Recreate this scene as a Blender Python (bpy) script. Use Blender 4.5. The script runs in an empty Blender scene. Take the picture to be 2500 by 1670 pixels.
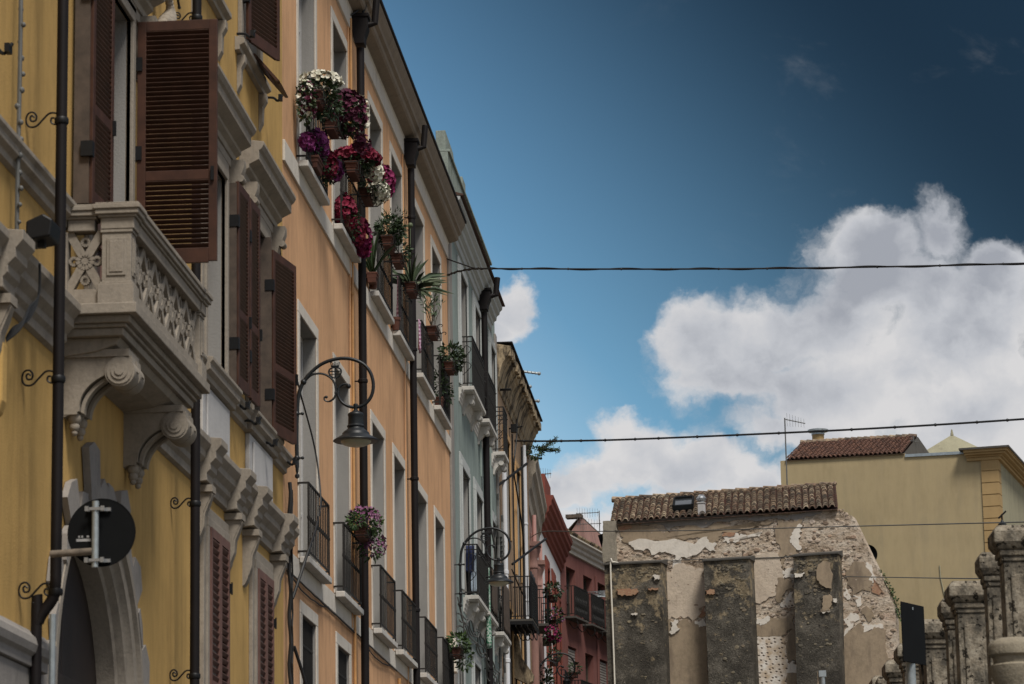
import bpy, bmesh, math, random
from mathutils import Vector, Matrix
random.seed(7)
R = math.radians
SC = bpy.context.scene
COL = SC.collection

# ------------------------------------------------------------------ camera
FPX = 7700.0                                   # focal length in pixels of the 2500 px wide photograph
EYE = Vector((0, 0, 1.7))
_Y = Vector((630, -1641, -FPX)).normalized()   # the street's direction, seen from the camera
_Z = Vector((-646, 35886, -FPX)); _Z = (_Z - _Y * _Z.dot(_Y)).normalized()
_X = _Y.cross(_Z)
ROT = Matrix((_X, _Y, _Z))                     # camera -> world
cam_d = bpy.data.cameras.new('camera'); cam = bpy.data.objects.new('camera', cam_d); COL.objects.link(cam)
cam.matrix_world = Matrix.Translation(EYE) @ ROT.to_4x4()
cam_d.sensor_width = 36; cam_d.lens = 36 * FPX / 2500
cam_d.clip_start = 0.1; cam_d.clip_end = 3000
cam_d.dof.use_dof = True; cam_d.dof.focus_distance = 62; cam_d.dof.aperture_fstop = 5.6
SC.camera = cam

def ray(px, py): return ROT @ Vector((px - 1250, 835 - py, -FPX))
def at_y(px, py, y):                            # photograph pixel -> point on the plane Y = y
    r = ray(px, py); return EYE + r * (y / r.y)
def uz(px, py, n=0.0):                          # photograph pixel -> (along street, height) on the left row's wall plane
    r = ray(px, py); p = EYE + r * ((-6.0 + n) / r.x); return p.y, p.z

# ------------------------------------------------------------------ light
SUN_EL, SUN_AZ = R(57), R(150)                  # azimuth from +Y clockwise
sun_d = bpy.data.lights.new('sun', 'SUN'); sun_d.energy = 3.0; sun_d.angle = R(16); sun_d.color = (1, .95, .87)
sun = bpy.data.objects.new('sun', sun_d); COL.objects.link(sun)
sdir = Vector((math.sin(SUN_AZ) * math.cos(SUN_EL), math.cos(SUN_AZ) * math.cos(SUN_EL), math.sin(SUN_EL)))
sun.rotation_euler = sdir.to_track_quat('Z', 'Y').to_euler()
SC.view_settings.view_transform = 'Standard'; SC.view_settings.look = 'None'
SC.view_settings.exposure = 0.39; SC.view_settings.gamma = 1.0

# world: Nishita sky with a field of cumulus, all a function of the direction only
W = bpy.data.worlds.new('World'); SC.world = W; W.use_nodes = True
NT = W.node_tree; NT.nodes.clear()
class G:
    """tiny helper to write node maths"""
    def __init__(s, nt): s.nt = nt
    def n(s, t, **k):
        x = s.nt.nodes.new(t)
        for a, b in k.items(): setattr(x, a, b)
        return x
    def put(s, sock, v):
        if hasattr(v, 'node'): s.nt.links.new(v, sock)
        else: sock.default_value = v
    def m(s, op, a, b=0.0, c=0.0, clamp=False):
        x = s.n('ShaderNodeMath', operation=op, use_clamp=clamp)
        for i, v in enumerate((a, b, c)): s.put(x.inputs[i], v)
        return x.outputs[0]
    def smooth(s, v, lo, hi, a=0.0, b=1.0):
        x = s.n('ShaderNodeMapRange', interpolation_type='SMOOTHSTEP')
        for i, q in enumerate((v, lo, hi, a, b)): s.put(x.inputs[i], q)
        return x.outputs[0]
    def lin(s, v, lo, hi, a=0.0, b=1.0):
        x = s.n('ShaderNodeMapRange')
        for i, q in enumerate((v, lo, hi, a, b)): s.put(x.inputs[i], q)
        return x.outputs[0]
    def comb(s, x, y, z):
        c = s.n('ShaderNodeCombineXYZ')
        for i, v in enumerate((x, y, z)): s.put(c.inputs[i], v)
        return c.outputs[0]
    def noise(s, vec, scale, detail=6, rough=.55, dist=0.0):
        x = s.n('ShaderNodeTexNoise'); s.put(x.inputs['Vector'], vec)
        x.inputs['Scale'].default_value = scale; x.inputs['Detail'].default_value = detail
        x.inputs['Roughness'].default_value = rough; x.inputs['Distortion'].default_value = dist
        return x.outputs[0]
    def mix(s, f, a, b, mode='MIX'):
        x = s.n('ShaderNodeMix', data_type='RGBA', blend_type=mode)
        s.put(x.inputs[0], f); s.put(x.inputs[6], a); s.put(x.inputs[7], b)
        return x.outputs[2]
g = G(NT)
tc = g.n('ShaderNodeTexCoord').outputs['Generated']
sep = g.n('ShaderNodeSeparateXYZ'); g.put(sep.inputs[0], tc)
dx, dy, dz = sep.outputs
dyc = g.m('MAXIMUM', dy, 0.05)
A = g.m('DIVIDE', dx, dyc); B = g.m('DIVIDE', dz, dyc)     # tangents of azimuth and elevation about the street's direction
def ab(px, py):
    r = ray(px, py); return r.x / r.y, r.z / r.y
# cumulus: (photo pixel centre, half-width, half-height in pixels)
BLOBS = [(2125, 605, 145, 85), (2262, 560, 85, 90), (2435, 650, 100, 85), (2200, 720, 230, 130), (2400, 770, 150, 130), (2040, 800, 160, 105),
         (1870, 815, 170, 95), (1710, 830, 120, 85), (1790, 930, 170, 75), (2060, 950, 300, 105), (2390, 990, 260, 170), (1960, 1035, 230, 55),
         (1560, 1110, 150, 75), (1440, 1150, 100, 60), (1385, 1190, 70, 60), (1720, 1150, 170, 70), (1850, 1190, 150, 70),
         (1262, 745, 50, 62), (1225, 800, 40, 40), (1700, 1330, 700, 120), (1330, 1290, 120, 60), (2300, 1150, 500, 90), (2220, 860, 220, 120)]
warp = g.noise(g.comb(A, B, 0.0), 30, 7, .62)
warp2 = g.noise(g.comb(A, B, 5.0), 30, 7, .62)
def field(oa, ob):
    a = g.m('ADD', g.m('ADD', A, oa), g.m('MULTIPLY_ADD', warp, .030, -.015))
    b = g.m('ADD', g.m('ADD', B, ob), g.m('MULTIPLY_ADD', warp2, .030, -.015))
    best = -1.0
    for (px, py, hw, hh) in BLOBS:
        ca, cb = ab(px, py); ra = hw / FPX * 1.04; rb = hh / FPX * 1.06
        qa = g.m('MULTIPLY', g.m('SUBTRACT', a, ca), 1 / ra); qb = g.m('MULTIPLY', g.m('SUBTRACT', b, cb), 1 / rb)
        d = g.m('SUBTRACT', 1.0, g.m('SQRT', g.m('ADD', g.m('MULTIPLY', qa, qa), g.m('MULTIPLY', qb, qb))))
        best = d if best == -1.0 else g.m('SMOOTH_MAX', best, d, .25)
    return best, g.comb(a, b, 0.0)
base, vv = field(0.0, 0.0)
fb = g.noise(vv, 30, 12, .64)
dens = g.m('ADD', base, g.m('MULTIPLY_ADD', fb, 1.9, -.88))
mask = g.smooth(dens, -.22, .42)
wisp = g.smooth(g.noise(g.comb(g.m('MULTIPLY', A, 1.0), g.m('MULTIPLY', B, 1.6), 3.0), 17, 8, .6, .4), .57, .82, 0, .2)
wisp = g.m('MULTIPLY', wisp, g.smooth(A, -.06, .05))
mask = g.m('MAXIMUM', mask, wisp)
def puff(oa, ob):
    p = g.comb(g.m('ADD', g.m('ADD', A, oa), g.m('MULTIPLY_ADD', warp2, .016, -.008)), g.m('ADD', g.m('ADD', B, ob), g.m('MULTIPLY_ADD', warp, .016, -.008)), 9.0)
    return g.m('ADD', g.m('MULTIPLY', g.noise(p, 15, 3, .5), .7), g.m('MULTIPLY', g.noise(p, 40, 8, .58), .3))
shade = g.m('SUBTRACT', puff(0.0, 0.0), puff(-.004, .0085))      # lit from the upper left
shade = g.m('ADD', g.m('MULTIPLY', shade, 3.2), g.m('MULTIPLY_ADD', g.noise(g.comb(A, B, 2.0), 8, 5, .55), 2.5, -.78))
shade = g.m('ADD', shade, g.smooth(dens, .9, .0, -.05, .22))       # thin rims glow
low = g.smooth(B, .13, .23)                       # cumulus tops brighter near the horizon haze
shade = g.m('ADD', shade, g.m('MULTIPLY_ADD', low, -.22, .14), clamp=True)
cr = g.n('ShaderNodeValToRGB'); g.put(cr.inputs[0], shade)
e = cr.color_ramp.elements
e[0].position = .08; e[0].color = (2.7, 2.85, 3.2, 1); e[1].position = .85; e[1].color = (5.2, 5.15, 5.2, 1)
m_ = cr.color_ramp.elements.new(.45); m_.color = (4.0, 4.12, 4.4, 1)
sky = g.n('ShaderNodeTexSky', sky_type='NISHITA'); sky.sun_disc = False
sky.sun_elevation = SUN_EL; sky.sun_rotation = SUN_AZ; sky.altitude = 50; sky.air_density = 1.0; sky.dust_density = .6; sky.ozone_density = 2.0
# polarised-looking deep blue away from the sun's side; paler towards the street's horizon
deep = g.m('ADD', g.m('MULTIPLY', g.m('SUBTRACT', B, .20), 4.5), g.m('MULTIPLY_ADD', A, 5.5, .30))
deep = g.smooth(deep, -1.0, 1.15)
tint = g.n('ShaderNodeValToRGB'); g.put(tint.inputs[0], deep)
e = tint.color_ramp.elements
e[0].position = 0; e[0].color = (1.6, 1.5, 1.3, 1); e[1].position = 1; e[1].color = (.062, .094, .104, 1)
q = e.new(.5); q.color = (.48, .69, .71, 1)
blue = g.mix(1.0, sky.outputs[0], tint.outputs[0], 'MULTIPLY')
front = g.mix(mask, blue, cr.outputs[0])
# the rest of the sky (overhead, behind): bright broken cloud
oc = g.smooth(g.noise(tc, 2.2, 7, .6, .4), .36, .62)
rest = g.mix(oc, sky.outputs[0], (4.2, 4.1, 4.0, 1))
isfront = g.m('MULTIPLY', g.smooth(dy, .35, .80), g.smooth(dz, .62, .36))
out = g.mix(isfront, rest, front)
bg = g.n('ShaderNodeBackground'); g.put(bg.inputs[0], out); bg.inputs[1].default_value = .1
wo = g.n('ShaderNodeOutputWorld'); NT.links.new(bg.outputs[0], wo.inputs[0])

# ------------------------------------------------------------------ materials
MATS = {}
def ramp(gr, f, stops):
    cr = gr.n('ShaderNodeValToRGB'); gr.put(cr.inputs[0], f); e = cr.color_ramp.elements
    while len(e) < len(stops): e.new(.5)
    for x, (p, c) in zip(e, stops): x.position = p; x.color = (*c, 1)
    return cr.outputs[0]
def new_mat(name):
    m = bpy.data.materials.new(name); m.use_nodes = True
    nt = m.node_tree; b = nt.nodes['Principled BSDF']; gr = G(nt)
    MATS[name] = m
    return m, gr, b
def sc(c, k): return tuple(min(1, x * k) for x in c)
def mapped(gr, s=(1, 1, 1)):
    t = gr.n('ShaderNodeTexCoord'); mp = gr.n('ShaderNodeMapping'); gr.put(mp.inputs[0], t.outputs['Object']); mp.inputs['Scale'].default_value = s
    return mp.outputs[0]
def bump(gr, b, h, strength, dist=.01):
    x = gr.n('ShaderNodeBump'); gr.put(x.inputs['Height'], h); x.inputs['Strength'].default_value = strength; x.inputs['Distance'].default_value = dist
    gr.put(b.inputs['Normal'], x.outputs[0])
def plaster(name, c, var=.16, dirt=.25, dirtc=(.10, .08, .06), rough=.9):
    m, gr, b = new_mat(name); v = mapped(gr); vs = mapped(gr, (3.0, 3.0, .45))
    n1 = gr.noise(v, .55, 9, .62); n2 = gr.noise(vs, 1.0, 8, .65); n3 = gr.noise(mapped(gr, (7, 7, 2.2)), 1.0, 7, .7)
    f = gr.m('ADD', gr.m('MULTIPLY', n1, .36), gr.m('ADD', gr.m('MULTIPLY', n2, .34), gr.m('MULTIPLY', n3, .30)))
    col = ramp(gr, f, [(.34, sc(c, 1 - var * 1.5)), (.5, c), (.66, sc(c, 1 + var))])
    d = gr.m('MULTIPLY', gr.smooth(gr.m('ADD', gr.m('MULTIPLY', gr.noise(mapped(gr, (2.6, 2.6, .22)), 1.0, 10, .7), .6), gr.m('MULTIPLY', gr.noise(v, .35, 6, .6), .4)), .49, .66), dirt)
    col = gr.mix(d, col, (*dirtc, 1))
    gr.put(b.inputs['Base Color'], col); b.inputs['Roughness'].default_value = rough; b.inputs['Specular IOR Level'].default_value = .2
    bump(gr, b, gr.m('ADD', gr.noise(v, 45, 4, .6), gr.m('MULTIPLY', gr.noise(v, 5, 3), .7)), .35, .012)
    return m
def stone(name, c, var=.25, scale=3, dirt=.45, dirtc=(.05, .045, .04), bs=.35, rough=.85, bsc=30, dth=(.5, .72)):
    m, gr, b = new_mat(name); v = mapped(gr)
    f = gr.m('ADD', gr.m('MULTIPLY', gr.noise(v, scale, 8, .65), .6), gr.m('MULTIPLY', gr.noise(v, scale * 9, 5, .6), .4))
    col = ramp(gr, f, [(.32, sc(c, 1 - var)), (.5, c), (.68, sc(c, 1 + var * .7))])
    d = gr.m('MULTIPLY', gr.smooth(gr.noise(mapped(gr, (1.6, 1.6, .5)), scale, 9, .7), dth[0], dth[1]), dirt)
    col = gr.mix(d, col, (*dirtc, 1))
    gr.put(b.inputs['Base Color'], col); b.inputs['Roughness'].default_value = rough; b.inputs['Specular IOR Level'].default_value = .25
    bump(gr, b, gr.m('ADD', gr.noise(v, bsc, 5, .65), gr.m('MULTIPLY', gr.noise(v, bsc * .2, 3), .6)), bs, .015)
    return m
def simple(name, c, rough=.6, metal=0.0, var=.2, scale=8, spec=.4, bs=.08):
    m, gr, b = new_mat(name); v = mapped(gr)
    col = ramp(gr, gr.noise(v, scale, 6, .65), [(.3, sc(c, 1 - var)), (.7, sc(c, 1 + var))])
    gr.put(b.inputs['Base Color'], col); b.inputs['Roughness'].default_value = rough; b.inputs['Metallic'].default_value = metal
    b.inputs['Specular IOR Level'].default_value = spec
    if bs: bump(gr, b, gr.noise(v, 60, 3), bs, .004)
    return m
def island(name, cols, rough=.7, trans=0.0, spec=.3, noise_amt=.0):
    """colour drawn per separate piece: tiles, leaves, petals"""
    m, gr, b = new_mat(name)
    r = gr.n('ShaderNodeNewGeometry').outputs['Random Per Island']
    n = len(cols)
    col = ramp(gr, r, [(i / max(1, n - 1), c) for i, c in enumerate(cols)])
    if noise_amt:
        k = gr.smooth(gr.noise(mapped(gr), 9, 6, .7), .42, .66, 0, noise_amt)
        col = gr.mix(k, col, (.045, .04, .035, 1))
    gr.put(b.inputs['Base Color'], col); b.inputs['Roughness'].default_value = rough; b.inputs['Specular IOR Level'].default_value = spec
    return m
plaster('yellow plaster', (.42, .265, .09), .2, .45, (.12, .075, .03))
plaster('orange plaster', (.53, .305, .162), .22, .42, (.22, .125, .07))
plaster('teal plaster', (.20, .24, .222), .3, .6, (.12, .15, .14))
plaster('brown plaster', (.30, .205, .13), .35, .7, (.06, .045, .035))
plaster('ochre strip plaster', (.40, .25, .12), .2, .4)
plaster('pink plaster', (.27, .155, .13), .3, .6, (.12, .08, .07))
plaster('white plaster', (.58, .57, .57), .1, .2, (.3, .3, .3))
plaster('dark red plaster', (.16, .066, .056), .22, .5, (.09, .03, .026))
plaster('red trim', (.17, .05, .036), .2, .4, (.08, .025, .02))
plaster('gable plaster', (.33, .262, .15), .13, .5, (.24, .20, .13))
plaster('gable quoin', (.33, .225, .105), .1, .2, (.25, .16, .07))
plaster('gable side', (.27, .25, .17), .15, .4)
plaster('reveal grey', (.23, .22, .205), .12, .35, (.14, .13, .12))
stone('trim stone', (.245, .212, .172), .24, 3, .55, (.13, .11, .09))
stone('orange trim', (.50, .46, .40), .14, 3, .35, (.22, .18, .14))
stone('grey stone', (.225, .205, .185), .2, 2.5, .4, (.08, .07, .06))
stone('panel white', (.40, .39, .38), .1, 3, .3, (.25, .24, .23))
stone('marble', (.44, .42, .385), .2, 2.5, .5, (.2, .18, .15))
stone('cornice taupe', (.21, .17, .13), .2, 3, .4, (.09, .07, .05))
stone('teal trim', (.36, .375, .365), .12, 3, .35, (.2, .2, .18))
stone('dirty cornice', (.34, .265, .17), .5, 1.6, .95, (.028, .021, .015), .8, .9, 20, (.44, .60))
stone('cornice grey', (.27, .235, .19), .4, 2, .7, (.05, .045, .035), .6)
stone('weathered parapet', (.20, .23, .20), .4, 3, .8, (.04, .045, .035), .5)

stone('urn stone', (.22, .19, .14), .3, 6, .5, (.05, .045, .035), .8, .9, 22)
stone('tan plaster', (.29, .225, .155), .3, 1.4, .75, (.15, .115, .085), .3, .9, 30, (.46, .66))
stone('white scrap', (.62, .57, .50), .16, 5, .35, (.30, .24, .17), .5, .9, 25)
stone('gritty render', (.26, .232, .185), .3, 6, .4, (.08, .07, .055), 1.0, .95, 26)
stone('cream plaster', (.50, .415, .325), .2, 2.2, .5, (.27, .20, .15), .8, .95, 18)
stone('grey cap', (.065, .06, .053), .3, 4, .5)
stone('asphalt', (.05, .05, .05), .2, 5, .2); stone('paving', (.22, .21, .19), .2, 3, .3); stone('earth', (.16, .14, .11), .2, .3, .2)
simple('shutter wood', (.050, .020, .011), .5, 0, .35, 5, .3)
simple('shutter pale', (.13, .068, .055), .55, 0, .2, 5, .3)
simple('door wood', (.018, .011, .009), .5, 0, .3, 5)
simple('iron', (.005, .005, .0055), .5, .3, .3, 12)
simple('railing iron', (.009, .008, .007), .6, .2, .4, 12)
simple('dark pipe', (.006, .004, .004), .6, 0, .3, 4, .2)
simple('orange conduit', (.42, .22, .08), .5, 0, .2, 4)
simple('white pipe', (.50, .51, .53), .4, 0, .06, 2)
simple('pink pipe', (.42, .23, .2), .5, 0, .12, 2)
simple('lamp paint', (.008, .010, .012), .45, .0, .25, 10, .35)
simple('lamp glass', (.33, .32, .24), .3, 0, .1, 4)
simple('galvanised', (.30, .33, .34), .45, .6, .2, 10)
simple('sign back', (.0035, .004, .0045), .7, 0, .2, 4, .12)
simple('sticker', (.28, .28, .28), .5); simple('rust', (.13, .105, .08), .8, 0, .4, 20)
simple('cable black', (.008, .008, .008), .6, 0, .2, 8); simple('cable grey', (.09, .09, .085), .6, 0, .2, 8)
simple('terracotta', (.075, .029, .019), .75, 0, .22, 7, .25); simple('aluminium', (.35, .36, .37), .35, .7, .1, 6)
simple('white box', (.60, .56, .48), .5, 0, .06, 4); simple('soil', (.03, .02, .015), .9)
simple('cloth navy', (.02, .028, .075), .9, 0, .3, 6); simple('cloth pale', (.42, .50, .58), .9, 0, .15, 6); simple('cloth black', (.012, .012, .014), .9, 0, .2, 6)
simple('bark', (.06, .045, .03), .9, 0, .3, 20); simple('curtain', (.55, .57, .60), .9, 0, .08, 4)
simple('brown dark wood', (.06, .042, .03), .7, 0, .4, 6)
m, gr, b = new_mat('glass'); b.inputs['Base Color'].default_value = (.03, .034, .038, 1); b.inputs['Roughness'].default_value = .12; b.inputs['Specular IOR Level'].default_value = .5
gr.put(b.inputs['Base Color'], ramp(gr, gr.noise(mapped(gr), 1.2, 3), [(.35, (.018, .02, .022)), (.65, (.05, .055, .06))]))
m, gr, b = new_mat('gingham'); v = mapped(gr)
ck = gr.n('ShaderNodeTexChecker'); gr.put(ck.inputs[0], v); ck.inputs['Scale'].default_value = 28; ck.inputs[1].default_value = (.50, .38, .45, 1); ck.inputs[2].default_value = (.22, .07, .16, 1)
gr.put(b.inputs['Base Color'], ck.outputs[0]); b.inputs['Roughness'].default_value = .9
m, gr, b = new_mat('green stripe cloth'); v = mapped(gr)
gr.put(b.inputs['Base Color'], ramp(gr, gr.noise(v, 14, 2, .4), [(.42, (.02, .12, .06)), (.52, (.45, .5, .45)), (.6, (.03, .16, .09))])); b.inputs['Roughness'].default_value = .9
island('leaf green', [(.012, .028, .008), (.030, .055, .015), (.05, .085, .022), (.018, .04, .012)], .6)
island('leaf dark', [(.010, .022, .009), (.022, .042, .014), (.035, .055, .02)], .6)
island('wall stones', [(.30, .23, .17), (.46, .37, .29), (.22, .16, .11), (.54, .45, .37), (.16, .12, .09), (.40, .28, .20)], .95, 0, .1, .4)
island('soot stones', [(.06, .055, .045), (.13, .115, .09), (.26, .22, .15), (.09, .08, .065), (.19, .155, .11)], .95, 0, .1, .4)
island('leaf bluegreen', [(.03, .05, .03), (.06, .085, .045), (.09, .11, .06)], .6)
island('petal white', [(.46, .44, .36), (.60, .58, .49), (.34, .34, .24)], .7)
island('petal wine', [(.035, .004, .016), (.085, .008, .032), (.055, .005, .022)], .7)
island('petal crimson', [(.09, .004, .016), (.19, .008, .034), (.13, .006, .022)], .7)
island('petal magenta', [(.10, .004, .036), (.18, .008, .066), (.13, .006, .05)], .7)
island('petal purple', [(.095, .010, .07), (.18, .026, .13), (.12, .014, .09)], .7)
island('petal lilac', [(.10, .03, .075), (.19, .07, .14), (.26, .12, .21)], .7)
island('old roof tile', [(.15, .10, .07), (.33, .245, .165), (.10, .078, .06), (.21, .135, .09), (.44, .35, .245), (.075, .062, .05), (.26, .19, .13)], .9, 0, .15, .8)
island('under tile', [(.11, .045, .032), (.07, .04, .03), (.10, .06, .042)], .9, 0, .15, .6)
island('red roof tile', [(.12, .062, .045), (.16, .082, .056), (.08, .045, .035)], .9, 0, .15, .5)
m, gr, b = new_mat('balustrade stone'); v = mapped(gr)
col = ramp(gr, gr.m('ADD', gr.m('MULTIPLY', gr.noise(v, 4, 8, .65), .6), gr.m('MULTIPLY', gr.noise(v, 30, 4, .6), .4)), [(.34, (.12, .10, .076)), (.5, (.225, .193, .147)), (.66, (.33, .295, .235))])
soot = gr.smooth(gr.noise(mapped(gr, (1.5, 1.5, .8)), 3.2, 9, .68), .44, .62, 0, .85)
pits = gr.smooth(gr.noise(v, 13, 4, .62), .585, .64, 0, .92)
col = gr.mix(soot, col, (.055, .05, .042, 1)); col = gr.mix(pits, col, (.018, .016, .013, 1))
gr.put(b.inputs['Base Color'], col); b.inputs['Roughness'].default_value = .95; b.inputs['Specular IOR Level'].default_value = .1
bump(gr, b, gr.m('SUBTRACT', gr.noise(v, 20, 5, .65), gr.m('MULTIPLY', pits, 1.2)), 1.0, .02)
# crumbling rubble wall
m, gr, b = new_mat('rubble wall'); v = mapped(gr, (1, 1, 1.7))
wv = gr.n('ShaderNodeVectorMath', operation='ADD'); gr.put(wv.inputs[0], v)
nz = gr.n('ShaderNodeTexNoise'); gr.put(nz.inputs[0], v); nz.inputs['Scale'].default_value = 6; nz.inputs['Detail'].default_value = 5
sv = gr.n('ShaderNodeVectorMath', operation='SCALE'); gr.put(sv.inputs[0], nz.outputs['Color']); sv.inputs['Scale'].default_value = .22
gr.put(wv.inputs[1], sv.outputs[0])
big = gr.noise(wv.outputs[0], .8, 8, .6); mid = gr.noise(wv.outputs[0], 3.2, 9, .68); fine = gr.noise(v, 28, 5, .65)
vo = gr.n('ShaderNodeTexVoronoi'); gr.put(vo.inputs['Vector'], wv.outputs[0]); vo.inputs['Scale'].default_value = 7
f = gr.m('ADD', gr.m('MULTIPLY', big, .35), gr.m('ADD', gr.m('MULTIPLY', mid, .45), gr.m('MULTIPLY', fine, .2)))
col = ramp(gr, f, [(.35, (.13, .095, .065)), (.42, (.40, .31, .225)), (.50, (.56, .455, .35)), (.62, (.72, .63, .52))])
pk = gr.smooth(gr.noise(v, .9, 6, .6), .56, .70, 0, .4)
col = gr.mix(pk, col, (.47, .27, .20, 1))
holes = gr.smooth(gr.noise(wv.outputs[0], 9, 6, .7), .57, .66, 0, .85)
col = gr.mix(holes, col, (.06, .045, .035, 1))
gr.put(b.inputs['Base Color'], col); b.inputs['Roughness'].default_value = .95; b.inputs['Specular IOR Level'].default_value = .1
h = gr.m('ADD', gr.m('MULTIPLY', mid, 1.3), gr.m('ADD', gr.m('MULTIPLY', fine, .5), gr.m('MULTIPLY', gr.noise(wv.outputs[0], 9, 6, .7), 1.2)))
bump(gr, b, gr.m('SUBTRACT', h, holes), 1.0, .07)
# sooty buttress render with bare patches towards its top
m, gr, b = new_mat('sooty render'); v = mapped(gr)
n1 = gr.noise(v, 1.5, 9, .66); n2 = gr.noise(v, 22, 5, .7)
f = gr.m('ADD', gr.m('MULTIPLY', n1, .6), gr.m('MULTIPLY', n2, .4))
col = ramp(gr, f, [(.33, (.022, .020, .018)), (.5, (.072, .065, .054)), (.66, (.19, .17, .14))])
sp = gr.n('ShaderNodeSeparateXYZ'); gr.put(sp.inputs[0], v)
up = gr.smooth(sp.outputs[2], 10.2, 13.0, -.06, .10)
bare = gr.smooth(gr.m('ADD', gr.noise(v, 3.1, 9, .68), up), .55, .64, 0, .75)
col = gr.mix(bare, col, ramp(gr, gr.noise(v, 8, 6, .7), [(.35, (.11, .09, .06)), (.5, (.28, .22, .14)), (.66, (.42, .34, .22))]))
wh = gr.smooth(gr.noise(v, 5.5, 7, .7), .67, .72, 0, .8)
col = gr.mix(wh, col, (.42, .37, .30, 1))
gr.put(b.inputs['Base Color'], col); b.inputs['Roughness'].default_value = .95; b.inputs['Specular IOR Level'].default_value = .1
bump(gr, b, gr.m('ADD', gr.noise(v, 34, 6, .72), gr.m('MULTIPLY', n1, 1.5)), .9, .05)
# keyed white plaster: dark chisel marks
m, gr, b = new_mat('chipped white plaster'); v = mapped(gr, (1, 1, .8))
vo = gr.n('ShaderNodeTexVoronoi'); vo.voronoi_dimensions = '2D'; sx = gr.n('ShaderNodeSeparateXYZ'); gr.put(sx.inputs[0], mapped(gr, (7.0, 1, 9.5))); gr.put(vo.inputs['Vector'], gr.comb(gr.m('ADD', sx.outputs[0], gr.m('MULTIPLY', sx.outputs[2], .25)), sx.outputs[2], 0.0)); vo.inputs['Scale'].default_value = 1; vo.inputs['Randomness'].default_value = .6
mk = gr.smooth(vo.outputs['Distance'], .15, .24, 1, 0)
col = ramp(gr, gr.noise(v, 3, 7, .6), [(.38, (.42, .32, .22)), (.5, (.57, .50, .42)), (.62, (.66, .62, .56))])
gr.put(b.inputs['Base Color'], gr.mix(mk, col, (.10, .075, .055, 1))); b.inputs['Roughness'].default_value = .95
bump(gr, b, gr.m('SUBTRACT', gr.noise(v, 20, 5), mk), .6, .02)
# thin old bricks
m, gr, b = new_mat('old brick'); bt = gr.n('ShaderNodeTexBrick')
tq = gr.n('ShaderNodeTexCoord'); sx = gr.n('ShaderNodeSeparateXYZ'); gr.put(sx.inputs[0], tq.outputs['Object'])
gr.put(bt.inputs['Vector'], gr.comb(sx.outputs[0], sx.outputs[2], 0.0)); bt.inputs['Scale'].default_value = 9; bt.inputs['Mortar Size'].default_value = .03
bt.inputs[1].default_value = (.30, .13, .07, 1); bt.inputs[2].default_value = (.38, .22, .12, 1); bt.inputs[3].default_value = (.24, .19, .14, 1)
gr.put(b.inputs['Base Color'], bt.outputs[0]); b.inputs['Roughness'].default_value = .95; bump(gr, b, bt.outputs[1], -.8, .02)

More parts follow.
